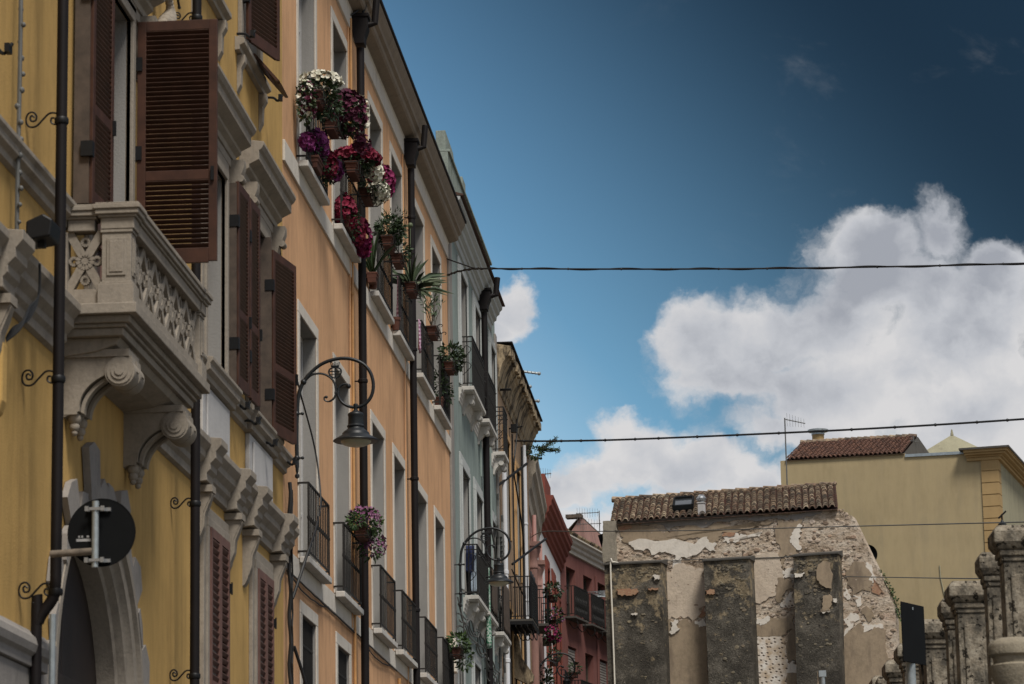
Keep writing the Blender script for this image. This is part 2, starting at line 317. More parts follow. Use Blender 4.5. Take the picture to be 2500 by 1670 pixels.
# ------------------------------------------------------------------ mesh helpers
class MB:
    """collects shapes in (u along the wall, n outwards, z up) and links them as one mesh object"""
    def __init__(s): s.v = []; s.f = []; s.mi = []; s.T = None
    def add(s, vs, fs, m=0):
        k = len(s.v)
        s.v += [s.T(p) if s.T else tuple(p) for p in vs]
        s.f += [tuple(i + k for i in f) for f in fs]; s.mi += [m] * len(fs); return s
    def box(s, a, b, c, d, e, f, m=0):
        return s.add([(a, c, e), (b, c, e), (b, d, e), (a, d, e), (a, c, f), (b, c, f), (b, d, f), (a, d, f)],
                     [(0, 3, 2, 1), (4, 5, 6, 7), (0, 1, 5, 4), (1, 2, 6, 5), (2, 3, 7, 6), (3, 0, 4, 7)], m)
    def prism(s, prof, u0, u1, m=0, axis='u'):
        k = len(prof)
        if axis == 'u': A = [(u0, n, z) for n, z in prof]; B = [(u1, n, z) for n, z in prof]
        elif axis == 'n': A = [(u, u0, z) for u, z in prof]; B = [(u, u1, z) for u, z in prof]
        else: A = [(u, n, u0) for u, n in prof]; B = [(u, n, u1) for u, n in prof]
        fs = [(i, (i + 1) % k, k + (i + 1) % k, k + i) for i in range(k)] + [tuple(range(k)), tuple(range(2 * k - 1, k - 1, -1))]
        return s.add(A + B, fs, m)
    def tube(s, pts, r, seg=8, m=0, cap=True):
        pts = [Vector(p) for p in pts]; n = len(pts); rs = r if isinstance(r, (list, tuple)) else [r] * n
        vs = []; up = None
        for i, p in enumerate(pts):
            t = (pts[min(i + 1, n - 1)] - pts[max(i - 1, 0)])
            t = t.normalized() if t.length > 1e-9 else Vector((0, 0, 1))
            if up is None: up = t.orthogonal().normalized()
            up = (up - t * up.dot(t)); up = up.normalized() if up.length > 1e-6 else t.orthogonal().normalized()
            w = t.cross(up)
            for j in range(seg):
                a = 2 * math.pi * j / seg
                vs.append(p + (up * math.cos(a) + w * math.sin(a)) * rs[i])
        fs = [(i * seg + j, i * seg + (j + 1) % seg, (i + 1) * seg + (j + 1) % seg, (i + 1) * seg + j) for i in range(n - 1) for j in range(seg)]
        if cap: fs += [tuple(range(seg)), tuple(range((n - 1) * seg, n * seg))]
        return s.add(vs, fs, m)
    def lathe(s, c, prof, seg=20, m=0, arc=(0, 2 * math.pi)):
        c = Vector(c); k = len(prof); vs = []
        for r, z in prof:
            for j in range(seg):
                a = 2 * math.pi * j / seg; vs.append((c.x + r * math.cos(a), c.y + r * math.sin(a), c.z + z))
        fs = [(i * seg + j, i * seg + (j + 1) % seg, (i + 1) * seg + (j + 1) % seg, (i + 1) * seg + j) for i in range(k - 1) for j in range(seg)]
        fs += [tuple(range(seg)), tuple(range((k - 1) * seg, k * seg))]
        return s.add(vs, fs, m)
    def ball(s, c, r, m=0, seg=10):
        return s.lathe(c, [(max(1e-4, r * math.sin(math.pi * i / 7)), -r * math.cos(math.pi * i / 7)) for i in range(8)], seg, m)
    def build(s, name, mats, parent=None, b=None, smooth=False, bevel=0.0, loc=None):
        """b: building frame whose u origin is subtracted; n is turned to local -y"""
        u0 = b.u0 if b else 0.0
        me = bpy.data.meshes.new(name)
        me.from_pydata([(p[0] - u0, -p[1], p[2]) for p in s.v], [], s.f)
        if not isinstance(mats, (list, tuple)): mats = [mats]
        for x in mats: me.materials.append(MATS[x])
        me.polygons.foreach_set('material_index', s.mi)
        bm = bmesh.new(); bm.from_mesh(me); bmesh.ops.recalc_face_normals(bm, faces=bm.faces); bm.to_mesh(me); bm.free()
        if smooth: me.polygons.foreach_set('use_smooth', [True] * len(me.polygons))
        o = bpy.data.objects.new(name, me); COL.objects.link(o)
        if parent: o.parent = parent
        if loc: o.location = loc
        if bevel:
            md = o.modifiers.new('bevel', 'BEVEL'); md.width = bevel; md.segments = 2; md.limit_method = 'ANGLE'; md.angle_limit = R(40)
        if smooth:
            md = o.modifiers.new('edges', 'EDGE_SPLIT'); md.split_angle = R(38)
        return o
def tag(o, label=None, cat=None, group=None, kind=None):
    if label: o['label'] = label
    if cat: o['category'] = cat
    if group: o['group'] = group
    if kind: o['kind'] = kind
    return o
def empty(name, loc, rz, label, cat, group=None):
    o = bpy.data.objects.new(name, None); COL.objects.link(o); o.location = loc; o.rotation_euler = (0, 0, rz); o.empty_display_size = .3
    return tag(o, label, cat, group)
class Bld:
    """a building: Empty at the base of its facade; u runs along the facade, n outwards"""
    def __init__(s, name, label, origin, rz, u0=0.0, cat='building'):
        s.u0 = u0; s.o = empty(name, origin, rz, label, cat); s.M = Matrix.Translation(origin) @ Matrix.Rotation(rz, 4, 'Z'); s.rz = rz
    def w(s, u, n, z): return s.M @ Vector((u - s.u0, -n, z))
    def part(s, mb, name, mats, parent=None, **k): return mb.build(name, mats, parent or s.o, b=s, **k)
    def px(s, px, py, n=0.0):                      # photograph pixel -> (u, z) on this facade
        q = s.M.inverted(); e = q @ EYE; d = q.to_3x3() @ ray(px, py); t = (-n - e.y) / d.y; p = e + d * t
        return p.x + s.u0, p.z
def facade(b, u0, u1, z0, z1, holes, mats, back=8.0, depth=.24, name='wall', body=True):
    """wall with real window openings; holes (ua, ub, za, zb[, depth]); mats [wall, reveal]"""
    us = sorted({u0, u1, *[h[0] for h in holes], *[h[1] for h in holes]}); zs = sorted({z0, z1, *[h[2] for h in holes], *[h[3] for h in holes]})
    mb = MB()
    for i in range(len(us) - 1):
        for j in range(len(zs) - 1):
            cu, cz = (us[i] + us[i + 1]) / 2, (zs[j] + zs[j + 1]) / 2
            if any(h[0] < cu < h[1] and h[2] < cz < h[3] for h in holes): continue
            mb.add([(us[i], 0, zs[j]), (us[i + 1], 0, zs[j]), (us[i + 1], 0, zs[j + 1]), (us[i], 0, zs[j + 1])], [(0, 1, 2, 3)])
    for h in holes:
        a, c, e, f = h[:4]; d = h[4] if len(h) > 4 else depth
        mb.add([(a, 0, e), (c, 0, e), (c, 0, f), (a, 0, f), (a, -d, e), (c, -d, e), (c, -d, f), (a, -d, f)],
               [(0, 4, 5, 1), (1, 5, 6, 2), (2, 6, 7, 3), (3, 7, 4, 0)], 1)
    bd = max([depth] + [h[4] for h in holes if len(h) > 4]) + .12
    if body:
        mb.add([(u0, 0, z0), (u0, -bd, z0), (u0, -bd, z1), (u0, 0, z1)], [(0, 1, 2, 3)])
        mb.add([(u1, 0, z0), (u1, -bd, z0), (u1, -bd, z1), (u1, 0, z1)], [(0, 1, 2, 3)])
        mb.add([(u0, 0, z1), (u1, 0, z1), (u1, -bd, z1), (u0, -bd, z1)], [(0, 1, 2, 3)])
        mb.box(u0, u1, -back, -bd, z0, z1)
    return b.part(mb, name, mats)
def window(b, ua, ub, za, zb, n=-.22, leaves=2, mat='panel white', rows=3, name='window'):
    """casement set in an opening: frame part with a glass pane under it"""
    mb = MB(); t = .07
    mb.box(ua, ub, n - .04, n + .02, za, za + t).box(ua, ub, n - .04, n + .02, zb - t, zb)
    w = (ub - ua - 2 * t) / leaves
    mb.box(ua, ua + t, n - .04, n + .02, za + t, zb - t).box(ub - t, ub, n - .04, n + .02, za + t, zb - t)
    for i in range(1, leaves): mb.box(ua + t + w * i - .05, ua + t + w * i + .05, n - .03, n + .03, za + t, zb - t)
    for k in range(1, rows):
        z = za + (zb - za) * k / rows
        for i in range(leaves): mb.box(ua + t + w * i + (.05 if i else 0), ua + t + w * (i + 1) - (.05 if i < leaves - 1 else 0), n - .02, n + .01, z - .02, z + .02)
    o = b.part(mb, name, mat)
    p = MB().box(ua + .02, ub - .02, n - .035, n - .025, za + .02, zb - .02)
    b.part(p, 'pane', 'glass', o); return o
def surround(b, ua, ub, za, zb, w, n=.05, mat='trim stone', sill=False, ears=0.0, name='window_surround'):
    mb = MB()
    for (k, q) in ((0, 0), (.55, .4)) if w > .2 else ((0, 0),):
        ww = w * (1 - k); nn = n + .025 * (1 if k else 0)
        i0 = 0
        mb.box(ua - ww - ears, ub + ww + ears, 0.0, nn, zb, zb + ww)
        mb.box(ua - ww, ua, 0.0, nn, za, zb).box(ub, ub + ww, 0.0, nn, za, zb)
    return b.part(mb, name, mat, bevel=.008)
def railing(mb, u0, u1, n, z0, h, step=.165, r=.0075, mid=True):
    mb.box(u0, u1, n - .012, n + .012, z0 + h - .025, z0 + h); mb.box(u0, u1, n - .01, n + .01, z0 + .06, z0 + .085)
    k = max(2, round((u1 - u0) / step))
    for i in range(k + 1):
        u = u0 + (u1 - u0) * i / k; q = r * 1.5 if i in (0, k) else r
        mb.box(u - q, u + q, n - q, n + q, z0 + (0 if i in (0, k) else .08), z0 + h - .02)
        if mid: mb.box(u - .016, u + .016, n - .016, n + .016, z0 + h * .52 - .016, z0 + h * .52 + .022)
    for u in (u0, u1):
        mb.box(u - .012, u + .012, 0, n, z0 + h - .025, z0 + h); mb.box(u - .01, u + .01, 0, n, z0 + .06, z0 + .085)
        q = max(1, round(n / .10))
        for i in range(1, q): mb.box(u - r, u + r, n * i / q - r, n * i / q + r, z0 + .08, z0 + h - .02)
def louvre_leaf(mb, width, z0, z1, mids=(.36,), pitch=.045, t=.04, stile=.085):
    """slatted shutter leaf in leaf coordinates: x 0..width, y thickness, z"""
    mb.box(0, stile, 0, t, z0, z1).box(width - stile, width, 0, t, z0, z1)
    rails = [z0 + .06] + [z0 + (z1 - z0) * k for k in mids] + [z1 - .05]
    hh = [.075] + [.05] * len(mids) + [.05]
    for z, q in zip(rails, hh): mb.box(stile, width - stile, .002, t - .002, z - q, z + q)
    for (za, qa), (zb, qb) in zip(zip(rails, hh), list(zip(rails, hh))[1:]):
        lo, hi = za + qa, zb - qb; k = int((hi - lo) / pitch)
        for i in range(k):
            z = lo + (hi - lo) * (i + .5) / k; d = .019
            mb.add([(stile, .003, z - d), (width - stile, .003, z - d), (width - stile, t - .003, z + d - .004), (stile, t - .003, z + d - .004),
                    (stile, .003, z - d + .008), (width - stile, .003, z - d + .008), (width - stile, t - .003, z + d + .004), (stile, t - .003, z + d + .004)],
                   [(0, 1, 2, 3), (4, 5, 6, 7), (0, 1, 5, 4), (2, 3, 7, 6)])
def leaf_T(uh, nh, ang, flip=1):
    c, s_ = math.cos(ang), math.sin(ang)
    return lambda p: (uh + p[0] * c - p[1] * s_ * flip, nh + p[0] * s_ + p[1] * c * flip, p[2])
def scroll_pts(c, r0, r1, a0, turns, k=16):
    return [(c[0] + (r0 + (r1 - r0) * i / k) * math.cos(a0 + turns * 2 * math.pi * i / k), c[1], c[2] + (r0 + (r1 - r0) * i / k) * math.sin(a0 + turns * 2 * math.pi * i / k)) for i in range(k + 1)]
def bez(pts, n=8):
    """smooth curve through the points"""
    P = [Vector(p) for p in pts]; out = []
    for i in range(len(P) - 1):
        a = P[max(i - 1, 0)]; b = P[i]; c = P[i + 1]; d = P[min(i + 2, len(P) - 1)]
        for k in range(n):
            t = k / n
            out.append(.5 * ((2 * b) + (c - a) * t + (2 * a - 5 * b + 4 * c - d) * t * t + (3 * b - a - 3 * c + d) * t ** 3))
    out.append(P[-1]); return out
def console_profile(w, h, k=10):
    """side outline (n, z) of a scrolled bracket: w out at the top, h tall, hollow underneath"""
    pr = [(0, h), (w, h), (w, h * .86)]
    for i in range(k + 1):
        a = math.pi * (.45 - 1.25 * i / k); r = w * .21
        pr.append((w * .80 + r * math.cos(a), h * .66 + r * math.sin(a) * 1.0))
    for i in range(1, k + 1):
        t = i / k; pr.append((w * (.58 - .44 * math.sin(t * math.pi / 2)), h * (.52 - .46 * t)))
    pr += [(w * .10, 0), (0, 0)]
    return pr
# ------------------------------------------------------------------ ground
def sheet(name, x0, x1, y0, y1, z, mat):
    return tag(MB().add([(x0, -y0, z), (x1, -y0, z), (x1, -y1, z), (x0, -y1, z)], [(0, 1, 2, 3)]).build(name, mat), kind='structure')
sheet('ground', -900, 900, -900, 1500, 0, 'earth')
sheet('street', -4.6, 3.0, -30, 130, .004, 'asphalt')
tag(MB().box(-6, -4.6, 30, -130, 0, .13).build('pavement', 'paving'), kind='structure')

HALF = R(90)
# ================================================================== YELLOW PALAZZO
Y0, Y1 = 12.0, 39.62
Yb = Bld('yellow_building', 'yellow palazzo at left with brown louvred shutters and a pale stone balcony', (-6, Y0, 0), HALF, Y0)
ARC_U, ARC_Z, ARC_R = 28.25, 4.45, 1.95
W1 = (27.8, 29.4, 7.9, 11.4); W2 = (33.65, 34.92, 8.85, 11.25); W3 = (36.85, 38.12, 8.85, 11.25)
V1 = (28.0, 29.3, 13.3, 16.0); V2 = (33.2, 34.5, 13.3, 16.0); V3 = (36.25, 37.5, 13.3, 16.0)
L2 = (33.8, 35.0, 3.9, 7.02); L3 = (37.1, 38.25, 3.9, 7.02)
ax0, ax1, az1 = ARC_U - 2.3, ARC_U + 2.3, 6.75
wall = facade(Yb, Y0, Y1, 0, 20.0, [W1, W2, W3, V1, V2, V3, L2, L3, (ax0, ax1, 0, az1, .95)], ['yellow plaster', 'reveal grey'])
# arched field round the street door
mb = MB(); K = 28
arc = [(ARC_U + ARC_R * math.cos(math.pi * i / K), ARC_Z + ARC_R * math.sin(math.pi * i / K)) for i in range(K + 1)]
arc = [(ARC_U + ARC_R, 0)] + arc + [(ARC_U - ARC_R, 0)]
outr = []
for (u, z) in arc:
    if z <= ARC_Z: outr.append((ax1 if u > ARC_U else ax0, z))
    else:
        a = math.atan2(z - ARC_Z, u - ARC_U); c, s_ = math.cos(a), math.sin(a)
        t = min(abs(2.3 / c) if abs(c) > 1e-6 else 1e9, (az1 - ARC_Z) / s_ if s_ > 1e-6 else 1e9); outr.append((ARC_U + t * c, ARC_Z + t * s_))
for i in range(len(arc) - 1):
    mb.add([(arc[i][0], 0, arc[i][1]), (arc[i + 1][0], 0, arc[i + 1][1]), (outr[i + 1][0], 0, outr[i + 1][1]), (outr[i][0], 0, outr[i][1])], [(0, 1, 2, 3)])
for cu in (ax0, ax1): mb.add([(cu, 0, az1), (ARC_U + math.copysign((az1 - ARC_Z), cu - ARC_U), 0, az1), (cu, 0, ARC_Z + 2.3)], [(0, 1, 2)])
Yb.part(mb, 'wall_panel', 'yellow plaster')
# stepped archivolt swept along the arch
def sweep_arch(mb, prof, cu, cz, k=28, z0=0.0):
    """prof: list of (radius, n)"""
    rows = []
    for r, n in prof:
        rows.append([(cu + r, n, z0)] + [(cu + r * math.cos(math.pi * i / k), n, cz + r * math.sin(math.pi * i / k)) for i in range(k + 1)] + [(cu - r, n, z0)])
    m_ = len(rows[0]); vs = [p for r in rows for p in r]
    mb.add(vs, [(i * m_ + j, i * m_ + j + 1, (i + 1) * m_ + j + 1, (i + 1) * m_ + j) for i in range(len(rows) - 1) for j in range(m_ - 1)])
mb = MB(); sweep_arch(mb, [(ARC_R + .02, -.01), (ARC_R + .02, .07), (1.88, .07), (1.86, .03), (1.76, .02), (1.73, -.03), (1.68, -.05), (1.65, -.12), (1.61, -.14), (1.60, -.32)], ARC_U, ARC_Z)
ds = Yb.part(mb, 'door_surround', 'trim stone', smooth=True)
mb = MB()                                       # radiating slabs of uneven length
NV = 15
for i in range(NV):
    a0 = math.pi * (i + .04) / NV; a1 = math.pi * (i + .96) / NV; mid = (a0 + a1) / 2
    L = [2.42, 2.62, 2.34, 2.70, 2.40, 2.74, 2.50, 2.46, 2.78, 2.38, 2.66, 2.42, 2.6, 2.36, 2.55][i]
    L = 2.06 + (L - 2.34) * .95
    pts = [(ARC_U + r * math.cos(a), ARC_Z + r * math.sin(a)) for r, a in ((ARC_R, a0), (L * .97, a0), (L, mid), (L * (.94 if i % 2 else .99), a1), (ARC_R, a1))]
    mb.prism(pts, .008, .055 + .012 * (i % 3), axis='n')
for s_ in (-1, 1):
    z = 0.2
    for k in range(8):
        hgt = .55; w = 2.45 if k % 2 else 2.25
        a, c = sorted((ARC_U + s_ * ARC_R, ARC_U + s_ * w))
        mb.box(a, c, .008, .055 + .012 * (k % 2), z + .012, z + hgt - .012); z += hgt
Yb.part(mb, 'voussoir', 'grey stone', ds, bevel=.012)
mb = MB().box(ARC_U - 1.65, ARC_U - .02, -.40, -.315, 0, 6.1).box(ARC_U + .02, ARC_U + 1.65, -.40, -.315, 0, 6.1)
for s_ in (-1, 1):
    for za, zb in ((.3, 1.6), (1.9, 3.2), (3.5, 4.6)):
        a, c = sorted((ARC_U + s_ * .2, ARC_U + s_ * 1.1)); mb.box(a, c, -.316, -.28, za, zb); mb.box(a + .08, c - .08, -.281, -.265, za + .08, zb - .08)
mb.box(ARC_U - 1.4, ARC_U + 1.4, -.314, -.24, 4.62, 4.8)
Yb.part(mb, 'street_door', 'door wood', bevel=.01)
# dado with a rounded cap
for (a, c) in ((Y0, ax0 - .25), (ax1 + .25, Y1)):
    mb = MB().box(a, c, .001, .10, 0, 4.55).prism([(.0, 4.55), (.13, 4.56), (.13, 4.64), (.165, 4.67), (.18, 4.73), (.165, 4.79), (.13, 4.82), (.10, 4.86), (0, 4.89)], a - .0, c + (.06 if a == Y0 else 0))
    Yb.part(mb, 'dado', 'grey stone', bevel=.006)
# string course with break-forwards, sill course
STR = [(0, 7.40), (.05, 7.42), (.05, 7.50), (.09, 7.54), (.09, 7.60), (.15, 7.66), (.15, 7.73), (.21, 7.80), (.21, 7.87), (0, 7.90)]
mb = MB().prism(STR, Y0, 26.5).prism(STR, 30.3, Y1)
for c in (24.05, 33.3, 35.27, 36.5, 38.6):
    mb.prism([(n + .11 if n else 0, z + (.004 if z > 7.8 else -.003)) for n, z in STR], c - .21, c + .21)
Yb.part(mb, 'string_course', 'trim stone', bevel=.006)
for c in (24.05, 33.3, 35.27, 36.5, 38.6):      # leafy brackets under the break-forwards
    mb = MB().prism([(.0, 7.39), (.18, 7.39), (.19, 7.30), (.15, 7.20), (.10, 7.09), (.09, 6.95), (.06, 6.80), (.03, 6.74), (0, 6.72)], c - .085, c + .085)
    mb.box(c - .12, c + .12, .001, .205, 7.31, 7.385)
    for k in range(3): mb.prism([(.02, 7.29), (.205 - .008 * k, 7.29), (.16, 7.18), (.12, 7.08), (.11, 6.95), (.07, 6.84), (.02, 6.78)], c - .072 + k * .052, c - .032 + k * .052)
    Yb.part(mb, 'bracket', 'trim stone', smooth=True)
SIL = [(0, 8.58), (.05, 8.60), (.05, 8.66), (.10, 8.69), (.10, 8.75), (.13, 8.78), (.13, 8.82), (0, 8.84)]
mb = MB().prism(SIL, Y0, 26.7).prism(SIL, 30.2, Y1)
for (a, c) in ((33.3, 35.3), (36.45, 38.5)): mb.prism([(n + .06 if n else 0, z + (.003 if z > 8.7 else -.003)) for n, z in SIL], a, c)
Yb.part(mb, 'sill_course', 'trim stone', bevel=.006)
for (a, c) in ((33.42, 35.18), (36.6, 38.38)):
    mb = MB().box(a, c, .001, .06, 7.905, 8.575).box(a + .18, c - .18, .061, .085, 8.0, 8.5)
    Yb.part(mb, 'apron_panel', 'panel white', bevel=.008)
HOOD = [(0, 11.60), (.06, 11.62), (.06, 11.69), (.12, 11.73), (.12, 11.77), (.24, 11.83), (.24, 11.94), (.27, 11.96), (.30, 12.01), (.30, 12.05), (0, 12.09)]
for w, hw in ((W1, 1.55), (W2, 1.32), (W3, 1.32)):
    c = (w[0] + w[1]) / 2
    s_ = surround(Yb, w[0], w[1], w[2] + (.0 if w is W1 else .001), w[3], .24, .05)
    hd = Yb.part(MB().prism(HOOD, c - hw, c + hw).box(c - hw + .12, c + hw - .12, .001, .05, 11.495, 11.598), 'hood', 'trim stone', s_, bevel=.006)
    for q in (-1, 1):
        pr = [(n, 10.93 + z) for n, z in console_profile(.20, .66)]
        Yb.part(MB().prism(pr, c + q * (hw - .22) - .085, c + q * (hw - .22) + .085), 'console', 'trim stone', s_, smooth=True)
    window(Yb, *w, n=-.2, mat='shutter pale')
for w in (V1, V2, V3):
    surround(Yb, *w, .2, .05); window(Yb, *w, n=-.2, mat='shutter pale')
    mb = MB().prism([(0, 13.10), (.06, 13.11), (.06, 13.16), (.12, 13.19), (.12, 13.25), (0, 13.28)], w[0] - .42, w[1] + .42)
    for q in (w[0] - .2, w[1] + .2): mb.prism([(0, 13.09), (.10, 13.09), (.10, 13.0), (.055, 12.92), (.05, 12.72), (.0, 12.62)], q - .07, q + .07)
    Yb.part(mb, 'window_sill', 'trim stone', bevel=.006)
for w in (L2, L3):
    surround(Yb, *w, .23, .05); window(Yb, *w, n=-.21, mat='shutter pale')
    mid = (w[0] + w[1]) / 2
    for q, (a, c) in enumerate(((w[0], mid - .004), (mid + .004, w[1]))):
        mb = MB(); mb.T = leaf_T(a, .055, 0); louvre_leaf(mb, c - a, w[2], w[3], (.45,), .082, .04, .075)
        sh = Yb.part(mb, 'shutter', 'shutter pale')
        if q:
            for z in (4.6, 6.5): Yb.part(MB().box(c - .05, c + .10, .05, .105, z - .05, z + .05).box(c + .0, c + .03, .1055, .12, z - .07, z + .07), 'hinge', 'iron', sh)
# shutters standing open (hinge u, hinge n, angle from the wall plane, width, z0, z1, middle rails, slat pitch)
def open_leaf(uh, nh, ang, w, z0, z1, mids, pitch, hz=(.2, .8), label=None, flip=1):
    mb = MB(); mb.T = leaf_T(uh, nh, ang, flip); louvre_leaf(mb, w, z0, z1, mids, pitch)
    o = Yb.part(mb, 'shutter', 'shutter wood', bevel=.004)
    for k in hz:
        z = z0 + (z1 - z0) * k
        mb = MB().box(uh - .06, uh + .03, nh - .06, nh + .05, z - .07, z + .07); Yb.part(mb, 'hinge', 'iron', o)
    mb = MB(); mb.T = leaf_T(uh, nh, ang, flip); zz = z0 + (z1 - z0) * .36; mb.box(w - .06, w - .03, -.03, .07, zz - .08, zz + .06); Yb.part(mb, 'latch', 'iron', o)
    if label: tag(o, label)
u0, _ = uz(326, 300, .05)
open_leaf(29.70, .06, R(90), .80, 9.0, 11.47, (.355,), .0475, (.18, .45, .82), 'shutter leaf swung straight out from the wall')
open_leaf(26.96, .16, R(3), .74, 8.9, 11.4, (.36,), .047)
Yb.part(MB().box(26.94, 26.985, .03, .17, 8.9, 11.4), 'gap_shadow_strip', 'brown dark wood')  # dark strip added as the shadow between wall and standing-off leaf
open_leaf(35.12, .13, R(2), .66, 8.86, 11.28, (.36,), .047)
open_leaf(35.86, .15, R(2), .60, 8.86, 11.28, (.36,), .047)
open_leaf(37.75, .13, R(9), .95, 8.80, 11.10, (.36,), .047)
for a_ in (35.07, 37.70): Yb.part(MB().box(a_, a_ + .03, .005, .15, 8.86, 11.25), 'gap_shadow_strip', 'brown dark wood')  # dark strips stand in for the shaded gap behind the open leaves
open_leaf(36.17, .08, R(14), .98, 13.34, 16.0, (.36,), .052)
open_leaf(33.25, .08, R(10), .8, 13.36, 16.0, (.36,), .052)
mb = MB(); mb.T = lambda p: (36.75 + p[0], .06 + .30 * (1 - (p[2] - 12.98) / .36) + p[1], p[2]); louvre_leaf(mb, .75, 12.98, 13.34, (), .05); Yb.part(mb, 'shutter', 'shutter wood')
for (u, z, n) in ((38.05, 13.16, .12), (35.98, 13.35, .10), (33.1, 13.3, .1), (23.95, 9.42, .05), (35.6, 8.72, .10), (36.25, 8.66, .12), (37.5, 8.62, .13), (39.3, 8.7, .1)):
    mb = MB(); mb.tube(bez([(u, .0, z), (u + .02, n, z + .0), (u + .03, n + .06, z - .04), (u + .05, n + .12, z + .05)], 4), .016, 6); mb.box(u - .02, u + .09, n + .07, n + .11, z - .035, z + .035)
    Yb.part(mb, 'shutter_holder', 'iron')
# ---- balcony
B0, B1, BN = 26.55, 30.25, .67
mb = MB()
for z0, z1, n in ((7.62, 7.69, BN - .12), (7.69, 7.725, BN - .09), (7.725, 7.79, BN - .05), (7.79, 7.885, BN + .02)):
    mb.box(B0 + (BN - n), B1 - (BN - n), .0, n, z0 + .0005, z1)
mb.prism([(0, 7.46), (.30, 7.50), (BN - .2, 7.56), (BN - .16, 7.62), (0, 7.62)], B0 + .2, B1 - .2)
bal = Yb.part(mb, 'balcony', 'trim stone', bevel=.008)
def rail_box(mb, a, c, n0, n1, z0, z1, o):
    mb.box(a - o, c + o, n0 - o, n1 + o, z0, z1)
def pier(mb, a, c, n0, n1):
    for z0, z1, o in ((7.886, 8.06, .03), (8.06, 8.085, .015), (8.085, 8.53, 0.0), (8.53, 8.555, .012)): rail_box(mb, a, c, n0, n1, z0, z1, o)
    mb.box(a + .045, c - .045, n1 + .0005, n1 + .012, 8.14, 8.48); mb.box(a + .07, c - .07, n1 + .012, n1 + .02, 8.17, 8.45)
    mb.box(a - .012, a - .0005, n0 + .045, n1 - .045, 8.14, 8.48); mb.box(a - .02, a - .012, n0 + .07, n1 - .07, 8.17, 8.45)
for a, c, n0, n1 in ((B0 + .04, B0 + .24, BN - .30, BN - .04), (B1 - .24, B1 - .04, BN - .30, BN - .04)):
    mb = MB(); pier(mb, a, c, n0, n1); Yb.part(mb, 'pier', 'trim stone', bal, bevel=.006)
Yb.part(MB().box(B0 + .05, B0 + .2, .001, .06, 7.886, 8.55), 'wall_pier', 'trim stone', bal, bevel=.006)
mb = MB()
def hand(mb, a, c, n0, n1, k=0.0):
    for z0, z1, o in ((8.556, 8.66, 0.0), (8.66, 8.685, .02), (8.685, 8.73, .045), (8.73, 8.775, .06), (8.775, 8.79, .045)): mb.box(a - o, c + o, n0 - o, n1 + o, z0 + k, z1 + k)
hand(mb, B0 + .31, B1 - .31, BN - .19, BN - .02); hand(mb, B0 + .05, B0 + .20, .06, BN - .37, -.002); hand(mb, B1 - .2, B1 - .05, .06, BN - .37, -.002)
for a, c in ((B0 + .03, B0 + .25), (B1 - .25, B1 - .03)): hand(mb, a - .006, c + .006, BN - .31, BN - .012, .003)
Yb.part(mb, 'handrail', 'trim stone', bal, bevel=.01)
def tracery(mb, plane, a, c, n0, n1, z0, z1):
    """crossed bars with cusped hearts"""
    w = c - a; cx = (a + c) / 2; cz = (z0 + z1) / 2
    P = (lambda x, y, z: (x, y, z)) if plane == 'u' else (lambda x, y, z: (y, x, z))
    def bar(x0, zz0, x1, zz1, t, d=0.0):
        dx, dz = x1 - x0, zz1 - zz0; L = math.hypot(dx, dz); ox, oz = -dz / L * t / 2, dx / L * t / 2
        q = [(x0 + ox, zz0 + oz), (x1 + ox, zz1 + oz), (x1 - ox, zz1 - oz), (x0 - ox, zz0 - oz)]
        mb.add([P(x, n0 + d, z) for x, z in q] + [P(x, n1 - d, z) for x, z in q], [(0, 1, 2, 3), (4, 7, 6, 5), (0, 4, 5, 1), (1, 5, 6, 2), (2, 6, 7, 3), (3, 7, 4, 0)])
    def ring(x, z, r, t=.028, d=.012, k=12):
        for i in range(k):
            a0, a1 = 2 * math.pi * i / k, 2 * math.pi * (i + 1) / k
            bar(x + r * math.cos(a0), z + r * math.sin(a0), x + r * math.cos(a1), z + r * math.sin(a1), t, d)
    bar(a, z0, c, z1, .075); bar(a, z1, c, z0, .075, .003); ring(cx, cz, min(w, z1 - z0) * .20, .05, -.004)
    for (x, z) in ((cx, z0 + (z1 - z0) * .17), (cx, z1 - (z1 - z0) * .17), (a + w * .15, cz), (c - w * .15, cz)): ring(x, z, min(w, z1 - z0) * .11)
mb = MB(); nx = 6; a0, a1 = B0 + .26, B1 - .26
for i in range(nx): tracery(mb, 'u', a0 + (a1 - a0) * i / nx, a0 + (a1 - a0) * (i + 1) / nx, BN - .15, BN - .07, 8.03, 8.555)
mb.box(a0, a1, BN - .17, BN - .05, 7.886, 8.03)
for e0, e1 in ((B0 + .08, B0 + .15), (B1 - .15, B1 - .08)):
    tracery(mb, 'n', .065, BN - .31, e0, e1, 8.03, 8.555); mb.box(e0 - .02, e1 + .02, .061, BN - .34, 7.886, 8.03)
Yb.part(mb, 'pierced_panel', 'trim stone', bal)
